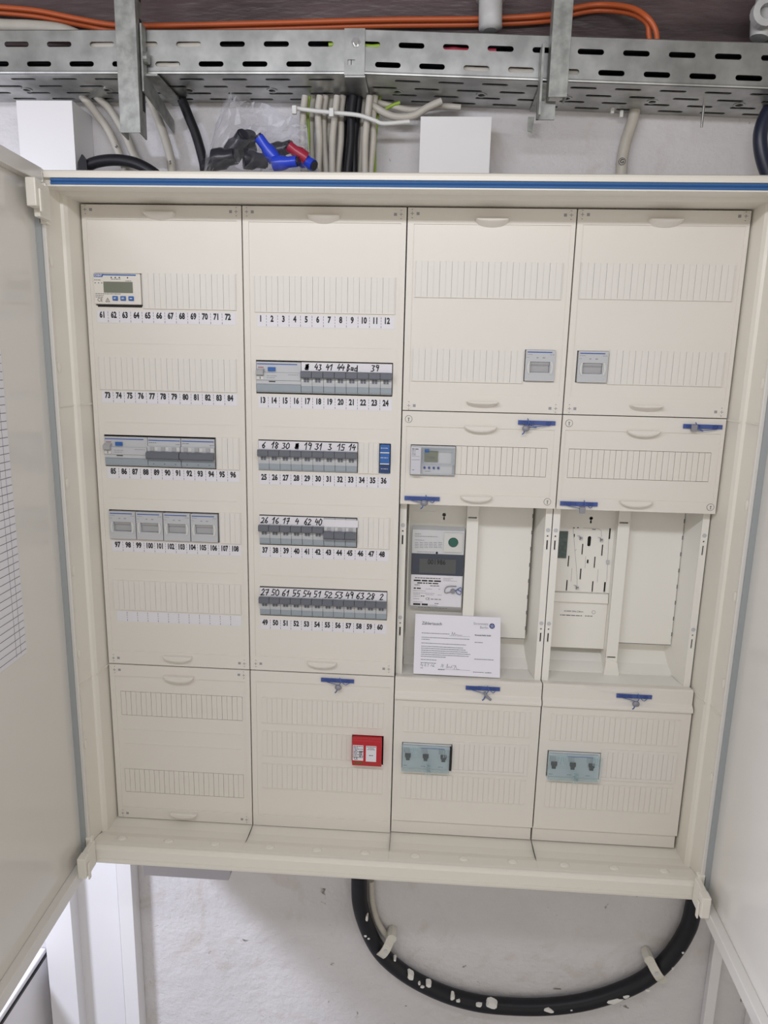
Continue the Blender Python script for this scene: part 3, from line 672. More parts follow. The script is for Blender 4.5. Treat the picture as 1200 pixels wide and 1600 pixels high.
q.ribbon([(33.8, -143.4), (40.2, -143.4), (37, -137.8), (33.8, -143.4)], .6, 4.7); q.flat(36.6, 37.4, -142.4, -140, 4.7)
q.build('print', M['ink'], t, fix=False)
q = MB()
for i, (a, b, z) in enumerate(((44, 60, -109.6), (67, 77, -112), (17, 28, -111.2), (18, 58, -131.6), (18, 31, -134.2), (18, 30, -136.6))): q.words(a, b, z, .9, 4.7, i)
for x in (18.6, 24, 29): q.disc(x, -115.5, .9, 4.5, 4.7, 8)
q.build('small_print', M['greyink'], t, fix=False)
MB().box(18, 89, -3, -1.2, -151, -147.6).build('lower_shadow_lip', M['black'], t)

# digital timer in third column
t = thing('digital_timer', 'grey digital timer switch with small display and four blue buttons', 'timer', (551, -40, -402))
MB().box(516.2, 586.4, -40, 3, -401.2, -354.4).build('body', M['lgrey'], t, bevel=.8)
MB().box(516.2, 532.5, 3, 11, -399.6, -356).build('label_side', mat('pale lilac grey plastic', (.62, .62, .67), .4), t, bevel=1)
MB().box(538, 559, 3, 5.4, -379, -362).build('display', M['lcd'], t)
MB().text('12:06', 6.0, 548, -372.5, 5.5, .1, .9).build('display_digits', M['dgrey'], t, fix=False)
MB().box(538, 545, 5.4, 6, -364.5, -359).build('blue_tab', M['blue'], t)
for k in range(4): MB().disc(538.5 + k * 7.3, -389, 2.0, 3, 5.5, 14, .9).build('button', M['seal'], t)
q = MB(); q.plate(rect(534, 585.6, -383.2, -356.4), [rect(536.5, 580, -381, -361.4)], 5.6, 8.8); q.box(534, 585.6, 5.6, 7, -399.6, -398); q.box(582.6, 585.6, 3, 8, -398, -384); q.build('clear_lid', M['clear'], t)
q = MB(); q.words(518, 528, -359, 1.6, 11.1, 1)
for z in (-362, -365.4, -368): q.words(518, 524, z, .9, 11.1, 3)
q.words(518, 530, -370.4, .5, 11.1, 3); q.flat(518, 530.5, -376.2, -375.7, 11.1); q.words(519, 523, -392, 1, 11.1, 8); q.flat(539, 548, -395, -394.3, 3.1)
q.build('small_print', M['greyink'], t, fix=False)

# red module
t = thing('red_module', 'red square module with two white labels in the second column', 'electrical module', (456, -40, -917))
MB().px([(-40, -864.2), (8, -864.2), (12, -866), (12, -905), (8, -916), (-40, -916.6)], 430, 481).build('body', M['red'], t, bevel=.8)
MB().box(431, 449.5, 12, 12.4, -903.5, -874.5).build('data_label', M['strip'], t)
MB().box(454, 472, 12, 12.4, -904.5, -874.8).build('name_label', M['strip'], t)
q = MB()
for i in range(9): q.words(431.8, 440 if i % 2 else 448.8, -876.5 - i * 2.6, 1.1, 12.5, i)
for i in range(4): q.words(442, 449, -886 - i * 3, 1.6, 12.5, 20 + i)
q.text('CE', 6.5, 436.4, -899.8, 12.5, .1, .9); q.words(455, 471, -876.6, 1.0, 12.5, 31); q.words(458, 468, -879.4, .9, 12.5, 32); q.words(456, 470, -881.4, .8, 12.5, 33); q.words(459.6, 466.5, -892.8, 1.2, 12.5, 36)
q.build('print', M['ink'], t, fix=False)
MB().box(434, 448, 10, 11.3, -909.5, -907).build('green_mark', mat('olive print', (.12, .13, .02), .5), t)

# three-pole main switches with bluish clear lids
def main_switch(x0, x1, zt, zb, label, black):
    t = thing('main_switch', label, 'main switch', ((x0 + x1) / 2, -40, zb), 'three-pole main switches')
    h = zt - zb; w = x1 - x0
    MB().box(x0, x1, -40, 5, zb, zt).build('body', mat('pale grey plastic', (.68, .70, .72), .4), t, bevel=.8)
    for k in range(3):
        c = x0 + w * (.11 + .39 * k * .94)
        q = MB(); q.pd([(c - 5, zb + h * .62), (c + 5, zb + h * .62), (c + 5, zb + h * .5), (c + 3.2, zb + h * .44), (c + 3.2, zb + h * .36), (c - 3.2, zb + h * .36), (c - 3.2, zb + h * .44), (c - 5, zb + h * .5)], 5, 8); q.build('toggle', M['black'], t)
    q = MB(); q.box(x0 + w * .36, x1 - 12, 5, 5.6, zt - 7.5, zt - 5); q.build('blue_band', M['blue'], t)
    q = MB()
    for k in range(3):
        for j in range(4): q.words(x0 + 2 + k * w * .36, x0 + 13 + k * w * .36, zt - 8 - j * 2.5, .8, 5.2, k * 7 + j)
        q.words(x0 + 2 + k * w * .36, x0 + 10 + k * w * .36, zb + 5, .9, 5.2, k)
    q.build('small_print', M['greyink'], t, fix=False)
    q = MB(); q.plate(rect(x0 - 1, x1 - (3 if black else -1), zb - 1, zt - 1), [], 13, 14.2)
    q.box(x0 - 1, x1 - 3, 5, 14, zb - 1.2, zb); q.box(x0 - 1, x1 - 3, 5, 14, zt - 2, zt - 1); q.box(x0 - 1.2, x0, 5, 14, zb, zt - 2); q.build('clear_lid', M['lid'], t)
    for cx in (x0 + w * .24, x1 - 9):
        q = MB()
        for j in range(4): q.tube([(cx - 4.5 + 3 * j, 14.5, zt - 3), (cx - 5 + 3 * j, 15.5, zt - 10), (cx - 4.5 + 3 * j, 14.5, zt - 17)], 1.1, 6)
        q.build('lid_clip', M['lid'], t)
    q = MB(); cx = x0 + w * .52
    for j in range(5): q.ball((cx - 2 + (j % 2) * 5, 15, zb + 16 - j * 4.5), 2.6, 2, 2.2, 8, 6)
    q.box(cx - 1, cx + 5, 13.5, 16, zb - 4, zb + 14); q.build('lid_latch', M['lid'], t)
    if black: MB().box(x1 - 3, x1 + .6, -10, 9, zb + 1, zt - .5).build('side_slit', M['black'], t)
main_switch(517.4, 601.5, -871, -917.2, 'main switch under a bluish clear lid in the third column, black slit at its right', True)
main_switch(768, 854.8, -872.5, -918.8, 'main switch under a bluish clear lid in the rightmost column', False)

# ------------------------------------------------------------------ seals
def seal(x0, x1, z, D, lx, lz, label, style=0, tilt=0.0):
    t = thing('security_seal', label, 'seal', ((x0 + x1) / 2, D, z - 12), 'blue security seals')
    q = MB(); c = (x0 + x1) / 2
    def zz(x): return z + (x - c) * tilt
    q.loft([[(x0, D, zz(x0) - 3.4), (x0, D + 2.4, zz(x0) - 3.4), (x0, D + 2.4, zz(x0) + 3.4), (x0, D, zz(x0) + 3.4)],
            [(x1, D, zz(x1) - 3.2), (x1, D + 2.4, zz(x1) - 3.2), (x1, D + 2.4, zz(x1) + 3.2), (x1, D, zz(x1) + 3.2)]])
    q.build('seal_bar', M['seal'], t, bevel=.4)
    r = MB(); n = 9
    for k in range(n): xx = x0 + 5 + k * 2.4; r.box(xx, xx + 1.1, D + 2.4, D + 3.6, zz(xx) - 2.8, zz(xx) + 2.8)
    for k in range(4): xx = x1 - 14 + k * 2.2; r.box(xx, xx + 1, D + 2.4, D + 3.6, zz(xx) - 2.8, zz(xx) + 2.8)
    r.build('bar_rib', M['seal'], t)
    wx = lx + 4
    wpts = smooth([(x0 + 10, D + 2, z - 3), (c, D + 5, z - 6.5), (lx, D + 5, lz + 2), (wx, D + 6, z - 1), (wx - 2, D + 4, z + 6.5), (wx + 1, D + 5, z + 1), (wx + 8, D + 5, z - 5.5), (x1 - 8, D + 2.5, z - 3.5)], 5)
    MB().tube(wpts, .65, 6).build('seal_wire', M['wireb'], t)
    q = MB()
    if style == 0: q.ball((lx, D + 5, lz), 6, 4, 5, 12, 8)
    elif style == 1: q.box(lx - 4.5, lx + 4.5, D + 3, D + 8, lz - 5, lz + 5)
    else: q.tube([(lx - 2, D + 4, lz + 5), (lx, D + 5, lz), (lx + 5, D + 6, lz - 5), (lx + 9, D + 6, lz - 8)], 2.2, 8)
    q.build('lead_plug', M['lead'], t, bevel=.8 if style == 1 else 0)
    if style in (0, 2):
        MB().tube([(lx - 1, D + 5, lz - 2), (lx - 3, D + 6, lz - 7), (lx - 5.5, D + 6, lz - 9.5)], 1.1, 6).build('wire_tail', M['wireb'], t)
seal(682, 739.4, -313.6, 0.8, 694, -322.5, 'blue seal bar with lead plug at the top right of the third column short panel')
seal(934.5, 993, -312.7, 0.8, 949.5, -314.8, 'blue seal bar with square grey plug at top right of the rightmost column', 1)
seal(508, 564.5, -439.4, 0.8, 540, -446, 'blue seal bar with lead plug below the digital timer')
seal(756.1, 814.5, -439.8, 0.8, 790.5, -449, 'blue seal bar hanging above the empty meter board', 1)
seal(373.8, 430.6, -761, 0.8, 404, -772, 'blue seal bar with lead plug at the top of the second column lower panel', 0, -.01)
seal(621, 678.5, -763, 0.8, 655, -773, 'blue seal bar with dangling plug right below the letter', 2)
seal(873, 931, -764.5, 0.8, 905, -776, 'blue seal bar with round plug at the top of the rightmost lower panel', 0)

# ------------------------------------------------------------------ meter bays (recessed)
def bay(label, x0, x1, lrail, rrail, bxr, strip_px, board_px, board_bot, mount):
    t = thing('meter_bay', label, 'meter bay', ((x0 + x1) / 2, -100, -757))
    MB().box(x0, x1, -102, -98, -757, -450).build('back_tray', M['recess'], t)
    MB().px([(-99, -757), (-60, -753), (-17.5, -752), (-17.5, -757.5), (-99, -760)], x0 + 1, x1 - 1).build('tray_floor', M['recess'], t)
    for (ra, rb), side in ((lrail, 0), (rrail, 1)):
        hl = []
        xm = (ra + rb) / 2
        for vz in (-489, -650):
            hl += [circ(xm, vz - 10, 1.5, 8), rect(xm - 1.2, xm + 1.2, vz - 33, vz - 17)]
        q = MB(); q.plate(rect(ra, rb, -752, -451), hl, -22, -18.5)
        r = q.build('side_rail', M['recess'], t, bevel=.4)
        MB().box(xm - 2.5, xm + 2.5, -25, -22.6, -700, -480).build('slot_shade', M['darkgap'], r)  # dark sheet added behind the rail slots so they look unlit
        for vz in (-489, -650): MB().disc(xm, vz, 3.5, -19, -18.2, 16).build('dimple_shade', M['lgrey'], r)  # grey disc paints the shade of a shallow dimple
        if side == 0: MB().box(rb - 1.5, rb, -98, -22, -752, -451).build('rail_web', M['recess'], r)
        else:
            MB().loft([[(ra - 9, -98, z), (ra - 7, -98, z), (ra + 1.5, -22, z), (ra, -22, z)] for z in (-752, -451)]).build('rail_web', M['recess'], r)
    sx0, sx1 = strip_px
    q = MB(); q.plate(rect(sx0, sx1, -752, -451), [rect(sx0 + 2, sx1 - 3, -481.5, -479), rect(sx0 + 2, sx1 - 3, -722, -719.5)], -58, -56); ch = q.build('wiring_channel', M['recess'], t)
    q = MB(); q.box(sx0, sx0 + 1.5, -98, -57, -752, -451); q.box(sx1 - 1.5, sx1, -98, -57, -752, -451); q.box(sx0 + 1, sx1 - 1, -66, -64, -752, -451); q.build('channel_web', M['recess'], ch)
    ba, bb = board_px
    MB().box(ba, bb, -98, -74, board_bot, -451).build('blank_board', M['recess'], t, bevel=.6)
    q = MB()
    z = -474
    while z > board_bot: q.flat(bb - 1.2, bb + .4, z - 7, z, -73.9); z -= 29
    q.flat(ba, bb, board_bot - .2, board_bot + 1.0, -73.9)
    q.build('perforation', M['greyink'], t, fix=False)
    MB().px([(-98, -722), (-80, -740), (-62, -751), (-62, -756), (-98, -756)], x0 + 12, x1 - 12).build('sloped_base', M['recess'], t)
    return t
b3 = bay('recessed meter bay of the third column behind the smart meter', 500.5, 749.5, (500.8, 511.5), (738.5, 749.2), 0, (613.5, 633), (633.3, 727), -701, 0)
b4 = bay('empty recessed meter bay of the rightmost column', 750.5, 999.5, (750.8, 762), (988.5, 999.5), 0, (866, 885.5), (885.8, 981), -701, 0)
# mounting boards
DB = -75
def zb(u, v, D=DB): p = at(u, v, D); return p[0], p[2]
k3 = at(694, 806, DB)
def keyhole(x, z): return circ(x, z + 2, 3.2, 12), rect(x - 1.4, x + 1.4, z - 7, z - 1.6)
h1, h2 = keyhole(k3[0], k3[2])
q = MB(); q.plate(rect(512, 613.4, -752, -452), [h1, h2], DB - 2, DB); q.build('mounting_plate', M['recess'], b3)
MB().box(515, 516.5, -98, -60, -700, -452).build('plate_edge', M['recess'], b3)
q = MB(); q.box(521, 560, DB, DB + .6, -476.5, -475.7); q.box(521, 608, DB, DB + .8, -706.5, -705.5); q.build('moulded_line', M['recess'], b3)
def Z5p(a, b): return 856 + a / 7.617, 790 + b / 7.617
x_l, _ = zb(*Z5p(95, 300)); x_r, _ = zb(*Z5p(775, 300))
k4 = zb(*Z5p(515, 165)); h1, h2 = keyhole(*k4); hl = [h1, h2]
def slot(a, b0, b1, w=2.2):
    xa, z_a = zb(*Z5p(a, b0)); xb_, z_b = zb(*Z5p(a - 6, b1)); xm = (xa + xb_) / 2
    return rect(xm - w / 2, xm + w / 2, z_b, z_a)
for a, b0, b1, w_ in ((118, 250, 378, 2.6), (740, 270, 400, 2.8), (414, 455, 583, 2.0), (650, 465, 598, 2.2), (248, 597, 727, 2.0), (560, 608, 742, 2.0), (392, 750, 880, 2.2),
                     (228, 886, 1014, 2.2), (535, 900, 1028, 2.2), (78, 865, 1002, 3.2), (680, 910, 1030, 3.0), (100, 625, 668, 2.4), (478, 643, 688, 3.0), (318, 338, 378, 1.8)):
    hl.append(slot(a, b0, b1, w_))
o1 = zb(*Z5p(493, 425)); hl.append([(o1[0] + (q_[0]), o1[1] + q_[1]) for q_ in [(-3 * math.sin(t_ * math.pi / 8) if False else 3.0 * math.cos(math.pi * t_ / 8), (6 if t_ <= 8 else -6) + 3.2 * math.sin(math.pi * t_ / 8)) for t_ in range(16)]])
_, zbt = zb(*Z5p(400, 1030))
q = MB(); q.plate(rect(762.2, 866.2, zbt, -452), hl, DB - 2.2, DB); q.build('mounting_plate', M['recess'], b4)
q = MB()
for (a, b) in ((390, 385), (635, 405), (345, 972)):
    x, z = zb(*Z5p(a, b)); q.box(x - 2.4, x + 2.4, DB, DB + 4, z - 2.6, z + 2.2); q.box(x - 6, x - 1, DB, DB + 1.2, z + 3, z + 4.2)
x, z = zb(*Z5p(710, 670)); q.box(x - 2.6, x + 2.6, DB, DB + 3, z - 3, z + 3)
q.build('contact_clip', M['lgrey'], b4)
q = MB()
for (a, b) in ((392, 388), (636, 408), (347, 976)):
    x, z = zb(*Z5p(a, b), DB + 4); q.ribbon([(x - 1.8, z + 2), (x, z), (x - 1.4, z - 2.4)], .9, DB + 4.2); q.ribbon([(x, z), (x + 2.6, z)], .9, DB + 4.2)
x, z = zb(*Z5p(370, 268)); q.flat(x - 3, x - .5, z, z + 1.6, DB + .2); x, z = zb(*Z5p(312, 268)); q.flat(x - 1.6, x + 1, z - .4, z + 1.2, DB + .2); x, z = zb(*Z5p(548, 284)); q.flat(x - 3, x + 3, z - .5, z + .6, DB + .2)
q.build('clip_marks', M['ink'], b4, fix=False)
q = MB()
for pts in (((300, 265), (318, 480), (335, 680), (350, 900)), ((420, 265), (600, 275), (635, 300), (640, 370)), ((450, 605), (442, 745)), ((288, 745), (275, 905)), ((598, 760), (588, 910)), ((725, 400), (700, 900)), ((320, 540), (340, 520)), ((345, 900), (350, 950))):
    q.ribbon([zb(*Z5p(*p)) for p in pts], .5, DB + .15)
q.build('board_lines', M['paleink'], b4, fix=False)
xa, za_ = zb(*Z5p(143, 303)); xb2, zb2 = zb(*Z5p(205, 622))
MB().box(xa - .5, xb2 + 1.5, DB, DB + 2.5, zb2, za_).build('circuit_strip', M['pcb'], b4)
MB().box(x_l, x_r - 3, DB - 8, DB - 6, zbt + 2, -480).build('board_slot_shade', M['darkgap'], b4)  # added dark sheet, paints the shade behind the plate slots
# lower plate with data print
_, zt1 = zb(*Z5p(400, 1035)); _, zm1 = zb(*Z5p(400, 1145)); _, zb1 = at(900, 1007, DB)[0], at(900, 1012, DB)[2]
MB().px([(DB - 2, zt1), (DB + 3, zt1 - 1), (DB + 6, zm1 + 1), (DB + 5, zm1), (DB - 2, zm1)], x_l - 3, 865).build('plate_lip', M['recess'], b4)
pl = MB().box(x_l - 3, 865.8, DB - 2, DB + 1, zb1, zm1).build('lower_plate', M['recess'], b4, bevel=.5)
q = MB(); tx, tz = zb(*Z5p(190, 1252)); q.text('3C/400V 50Hz 228mm', 4.0, tx, tz, DB + 1.2, .05, .9, 'LEFT'); q.ring(zb(*Z5p(520, 1255))[0] + 3.5, tz, 2.8, 3.2, DB + 1.1, DB + 1.3, 14)
tx, tz = zb(*Z5p(145, 1298)); q.words(tx, tx + 14, tz, 1.5, DB + 1.2, 3); q.words(tx + 12, tx + 38, tz, 1.6, DB + 1.2, 4); q.words(tx + 43, tx + 56, tz, 1.4, DB + 1.2, 6)
q.build('data_print', M['greyink'], pl, fix=False)
# foot of the wiring channel, fourth bay
q = MB(); q.pd([(864, -757), (892, -757), (886, -730), (867, -722)], -60, -54); q.build('channel_foot', M['recess'], b4, bevel=.8)

# smart meter
t = thing('smart_meter', 'tall white smart meter with dark display band in the third column bay', 'meter', (566, -74, -660))
DM = -58
def zm(a, b, D=DM): p = at(636 + a / 10, 805 + b / 10, D); return p[0], p[2]
xl = zm(82, 400)[0]; xr = zm(895, 400)[0]; ztm = zm(300, 232)[1]; zd1 = zm(300, 600)[1]; zd0 = zm(300, 930)[1]; zbm = zm(300, 1420)[1]
MB().px([(-73, ztm + 4), (DM - 14, ztm + 4.5), (DM, ztm), (DM, zbm), (-66, zbm - 8), (-73, zbm - 9)], xl, xr).build('housing', mat('grey white meter plastic', (.66, .67, .68), .4), t, bevel=1.0)
MB().box(xl - .3, xr + .3, DM - 6, DM + 1.2, zd0, zd1).build('display_band', M['lcd2'], t, bevel=.8)
dsp = MB().box(zm(195, 700)[0], zm(765, 700)[0], DM + 1.2, DM + 1.6, zm(0, 885)[1], zm(0, 665)[1]).build('display', M['lcd3'], t)
MB().text('001986', 13.0, zm(490, 0)[0], zm(0, 715)[1], DM + 1.75, .12, .8).build('display_digits', M['ink'], dsp, fix=False)
q = MB(); q.plate(rect(zm(595, 0)[0], zm(895, 0)[0] - 1, zm(0, 545)[1], zm(0, 248)[1]), [circ(zm(740, 0)[0], zm(0, 395)[1], 8.6, 20)], DM, DM + 3); q.build('lens_bezel', M['tie'], t, bevel=.8)
MB().disc(zm(740, 0)[0], zm(0, 395)[1], 8.4, DM, DM + 2.2, 20, .9).build('green_lens', M['green'], t)
MB().disc(zm(488, 0)[0], zm(0, 570)[1], 2.0, DM, DM + .5, 14).build('sensor_eye', M['black'], t)
MB().box(xl - .1, xr - 1.5, DM, DM + .5, zbm + 1, zd0 - .6).build('data_plate', M['strip'], t)
q = MB()
def L(a0, a1, b, h, s=0): q.words(zm(a0, b)[0], zm(a1, b)[0], zm(a0, b)[1], h, DM + .65, s)
L(125, 525, 975, 1.3, 1); L(105, 530, 1015, 2.6, 2); L(160, 490, 1055, 2.0, 3); L(120, 200, 1085, 1.3, 4); L(360, 520, 1100, 1.2, 5); L(105, 215, 1137, 2.2, 6)
L(95, 325, 1385, 3.2, 12)
q.text('CE', 6.2, zm(322, 1305)[0], zm(322, 1305)[1], DM + .65, 0, 1.0); L(215, 270, 1260, 1.6, 9); L(430, 490, 1378, 1.0, 10)
q.build('plate_print', M['ink'], t, fix=False)
q = MB()
for (a0, a1, b, h) in ((290, 390, 1150, .8), (490, 530, 1155, .8), (100, 300, 1175, .8), (100, 440, 1210, .9), (100, 200, 1232, .8), (290, 410, 1240, .8), (480, 540, 1245, .8), (100, 200, 1262, .8), (100, 190, 1300, .8), (100, 240, 1350, .8), (370, 530, 1310, 2.0), (340, 480, 1402, .8), (565, 720, 982, .7), (565, 690, 1003, .7), (565, 780, 1022, .7),
                     (125, 220, 290, 1.0), (125, 480, 325, .9), (125, 280, 385, .9), (160, 430, 568, .9)): L(a0, a1, b, h)
for j in range(4):
    for i in range(6): L(125 + i * 73, 180 + i * 73, 425 + j * 26, .9)
q.build('small_print', M['paleink'], t, fix=False)
q = MB(); L(170, 640, 1445, 1.5, 8); q.v = [(x, DM - 3.5, z) for x, d, z in q.v]; q.build('base_print', M['greyink'], t, fix=False)
# wire seal hanging on the meter
t2 = thing('wire_seal', 'looped wire seal with round lead plug on the smart meter', 'seal', (598, DM, -620))
cx, cz = zm(715, 1180)
MB().tube(smooth([(zm(770, 1105)[0], DM + 2, zm(770, 1105)[1]), (zm(640, 1105)[0], DM + 3, zm(640, 1105)[1]), (zm(590, 1150)[0], DM + 3, zm(590, 1150)[1]), (zm(600, 1205)[0], DM + 3, zm(600, 1205)[1]), (cx, DM + 3, cz)], 6), .8, 6).build('wire_loop', M['lead'], t2)
MB().disc(cx, cz, 4.4, DM + 1, DM + 5, 16, .9).build('lead_plug', M['lead'], t2)
MB().tube(smooth([(cx + 3, DM + 3, cz), (zm(840, 1120)[0], DM + 4, zm(840, 1120)[1]), (zm(835, 1225)[0], DM + 4, zm(835, 1225)[1]), (zm(770, 1200)[0], DM + 4, zm(770, 1200)[1]), (zm(780, 1150)[0], DM + 4, zm(780, 1150)[1]), (zm(850, 1190)[0], DM + 4, zm(850, 1190)[1])], 6), .7, 6).build('wire_knot', M['wireb'], t2)

# letter leaning in the bay
def Lt(u, v): return 640 + u / 8, 945 + v / 8
let = thing('letter', 'white printed meter exchange letter standing in front of the smart meter', 'letter', (605, -20, -749))
x0_, x1_ = 531.5, 679.5; H = 104; dz_, dd_ = 94.0, 40.0
def fl(x, n, s):   # x across, s up the page 0..1 (0 bottom), n offset
    return (x, -14 - dd_ * s + n * .9 , -749.5 + dz_ * s + n * .4 - (x - 605) * 0.005)
q = MB(); N = 6
vs = []; fs = []
for j in range(N + 1):
    for i in range(N + 1): vs.append((x0_ + (x1_ - x0_) * i / N, 0, j / N))
for j in range(N):
    for i in range(N): a = j * (N + 1) + i; fs.append((a, a + 1, a + N + 2, a + N + 1))
q.add(vs, fs)
o = q.build('sheet', M['paper'], let, fn=lambda x, n, s: fl(x, n, s)); sol = o.modifiers.new('s', 'SOLIDIFY'); sol.thickness = 0.0003; sol.offset = 0
def lf(x, d, z):    # page coordinates: x mm from left, z mm from bottom
    return fl(x0_ + x, 0.6, z / H)
q = MB(); q.text('Zählertausch', 7.4, 12, 88, 0, .08, .9, 'LEFT'); q.text('Stromnetz Berlin GmbH', 3.3, 104, 71.5, 0, .14, .85, 'LEFT'); q.text('netz BERLIN', 2.2, 122, 7.8, 0, .08, 1, 'LEFT')
q.build('letter_heading', M['greyink'], let, fn=lf, fix=False)
q = MB(); q.text('Stromnetz', 6.4, 127, 91.5, 0, .0, .95, 'RIGHT'); q.text('Berlin', 6.4, 127, 85.2, 0, .0, .95, 'RIGHT'); q.build('company_name', M['paleink'], let, fn=lf, fix=False)
q = MB()
for (a, b, z) in ((12, 60, 71), (12, 96, 63.5), (12, 26, 60), (12, 89, 53.5), (12, 84, 48), (12, 90, 44.5), (12, 92, 41), (12, 97, 37.5), (12, 94, 34), (12, 56, 30.5), (12, 39, 25), (12, 39, 19.5), (104, 118, 59), (104, 138, 30), (102, 120, 7.8)): q.words(a, b, z, .95, 0, int(z * 3 + a))
q.flat(60, 96, 68, 68.3, 0); q.flat(42, 97, 10, 10.3, 0); q.words(12, 17, 10.5, .9, 0, 1); q.words(42, 54, 9, .9, 0, 2)
q.build('body_print', M['greyink'], let, fn=lf, fix=False)
q = MB(); r = random.Random(3)
for pts in (((64, 69), (65, 75), (67, 69), (69, 74), (70, 69.5), (73, 71), (75, 69.5), (82, 70)), ((12, 15), (13, 18), (14.5, 13), (16, 17)), ((18, 14), (20, 18), (21, 13.5), (19, 14)), ((23, 17), (26, 17.5), (24, 13)), ((29, 14), (31, 17), (33, 13.5), (35, 18), (33.5, 14), (36, 13.5)),
            ((47, 13), (49, 19), (50, 13), (51.5, 18.5)), ((56, 12), (58, 19.5), (58.5, 12.5), (61, 15), (63, 12.5), (65, 16), (66, 12.5)), ((66, 17), (72, 17), (69, 10.5)), ((72, 17.4), (74, 11), (76, 10.6), (79, 11))):
    q.ribbon(pts, .45, 0)
q.build('signature', M['greyink'], let, fn=lf, fix=False)
q = MB(); q.disc(133.5, 88.5, 4.7, 0, .05, 20); lg = q.build('round_logo', M['blueink'], let, fn=lf, fix=False)
q = MB()
for k in range(5):
    a = math.pi / 2 + k * 2 * math.pi / 5; q.disc(133.5 + 2.6 * math.cos(a), 88.5 + 2.6 * math.sin(a), .85, .1, .1, 8)
    q.ribbon([(133.5, 88.5), (133.5 + 1.8 * math.cos(a + .6), 88.5 + 1.8 * math.sin(a + .6))], .4, 0)
q.build('logo_mark', M['paper'], lg, fn=lambda x, d, z: fl(x0_ + x, 0.95, z / H), fix=False)

# ================================================================== ABOVE THE CABINET
# perforated cable tray: two lengths joined by a splice plate
def tray(label, x0, x1, za, zb_, ups, los, unders):
    t = thing('cable_tray', label, 'cable tray', ((x0 + x1) / 2, -56, min(za, zb_)))
    def fz(x, d, z): return (x, d, z + za + (zb_ - za) * (x - x0) / (x1 - x0))
    hl = [stadium(x, 39.5, 37, 7.2) for x in ups if x0 + 20 < x < x1 - 20] + [stadium(x, 13.5, 37, 7.2) for x in los if x0 + 20 < x < x1 - 20]
    q = MB(); q.plate(rect(x0, x1, 0, 57.5), hl, -1.4, 0); q.build('side_face', M['zinc'], t, fn=fz)
    q = MB(); q.px([(0, 57.5), (-1.4, 59), (-9, 59), (-9, 57.6), (-1.4, 57.5)], x0, x1); q.build('top_flange', M['zinc'], t, fn=fz)
    q = MB(); q.px([(-2.5, -.3), (-.6, -.1), (.5, .8), (.9, 2.4), (.7, 4.2), (-.2, 4.2), (-.2, 1.2), (-2.5, .8)], x0, x1); q.build('folded_edge', M['zinc'], t, fn=fz)
    hu = []
    for k, dd in enumerate((-19, -46, -72, -96)):
        for x in unders:
            xx = x + (31 if k % 2 else 0) - (3 * k)
            if x0 + 20 < xx < x1 - 20: hu.append(stadium(xx, dd, 38, 7.5))
    for x in unders[::2]:
        if x0 + 20 < x + 5 < x1 - 60:
            hu.append(circ(x + 47, -59, 5.0, 12))
            q = MB(); q.ring(x + 47, -59, 5.4, 8.5, 0, .8, 16); q.v = [(x_, z_, -d_) for x_, d_, z_ in q.v]; q.build('pressed_ring', M['zinc'], t, fn=lambda x_, d_, z_: fz(x_, d_, z_ - .1))
    q = MB(); q.plate(rect(x0, x1, -111, 0), hu, 0, 1.4)
    q.v = [(x, z, -d) for x, d, z in q.v]       # lay the plate flat as the tray's floor
    q.build('tray_floor', M['zinc'], t, fn=lambda x, d, z: fz(x, d, z + 1.4))
    MB().box(x0, x1, -110.5, -109, 1.5, 57).build('rear_side', M['zinc'], t, fn=fz)
    return t
P62 = 62.4
ups_l = [-167 + P62 * i for i in range(-3, 12)]
los_l = [-136 + P62 * i for i in range(-3, 12)]
ups_l = [at(26, 71, 0)[0] + i * (at(501, 71)[0] - at(26, 71)[0]) / 7 for i in range(-4, 9)]
los_l = [at(61, 100, 0)[0] + i * (at(467, 100)[0] - at(61, 100)[0]) / 6 for i in range(-5, 9)]
ups_r = [at(643, 71, 0)[0] + i * (at(1138, 88)[0] - at(643, 71)[0]) / 7 for i in range(-1, 13)]
los_r = [at(606, 101, 0)[0] + i * (at(1098, 120)[0] - at(606, 101)[0]) / 7 for i in range(-1, 13)]
unl = [at(36, 124, -18)[0] + i * (at(502, 124, -18)[0] - at(36, 124, -18)[0]) / 7 for i in range(-5, 9)]
unr = [at(637, 126, -18)[0] + i * (at(1123, 140, -18)[0] - at(637, 126, -18)[0]) / 7 for i in range(-1, 13)]
tl = tray('left length of perforated galvanised cable tray above the cabinet', -520, 413, 180, 178.5, ups_l, los_l, unl)
tr = tray('right length of perforated galvanised cable tray above the cabinet', 414, 1600, 179, 139, ups_r, los_r, unr)
t = thing('splice_plate', 'galvanised splice plate with bolt joining the two tray lengths', 'splice plate', (425, 2, 178))
xa, xb_ = at(538, 90, 1)[0], at(570, 90, 1)[0]
q = MB(); q.plate(rect(xa, xb_, 177, 237), [rect(xa + 5, xb_ - 14, 190, 197)], 1.0, 2.4); q.build('front_plate', M['zinc'], t)
q = MB(); q.box(xa + 1, xb_ + 1, -108, 2.2, 174.0, 176.4); q.build('floor_plate', M['zinc'], t)
bx, _, bz = at(556, 66, 4)
MB().disc(bx, bz, 7.2, 2, 4, 6).build('hex_nut', M['steel'], t); MB().disc(bx, bz, 4.2, 4, 9, 12, .9).build('bolt', M['steel'], t)

# hangers in front of / through the tray
t = thing('hanger_bracket', 'galvanised slotted channel hanger at the left of the tray', 'bracket', (100, 26, 90))
q = MB(); q.pz([(80, 2), (80, 27), (110, 27), (110, 2), (107.5, 2), (107.5, 24.5), (82.5, 24.5), (82.5, 2)], 91, 438)
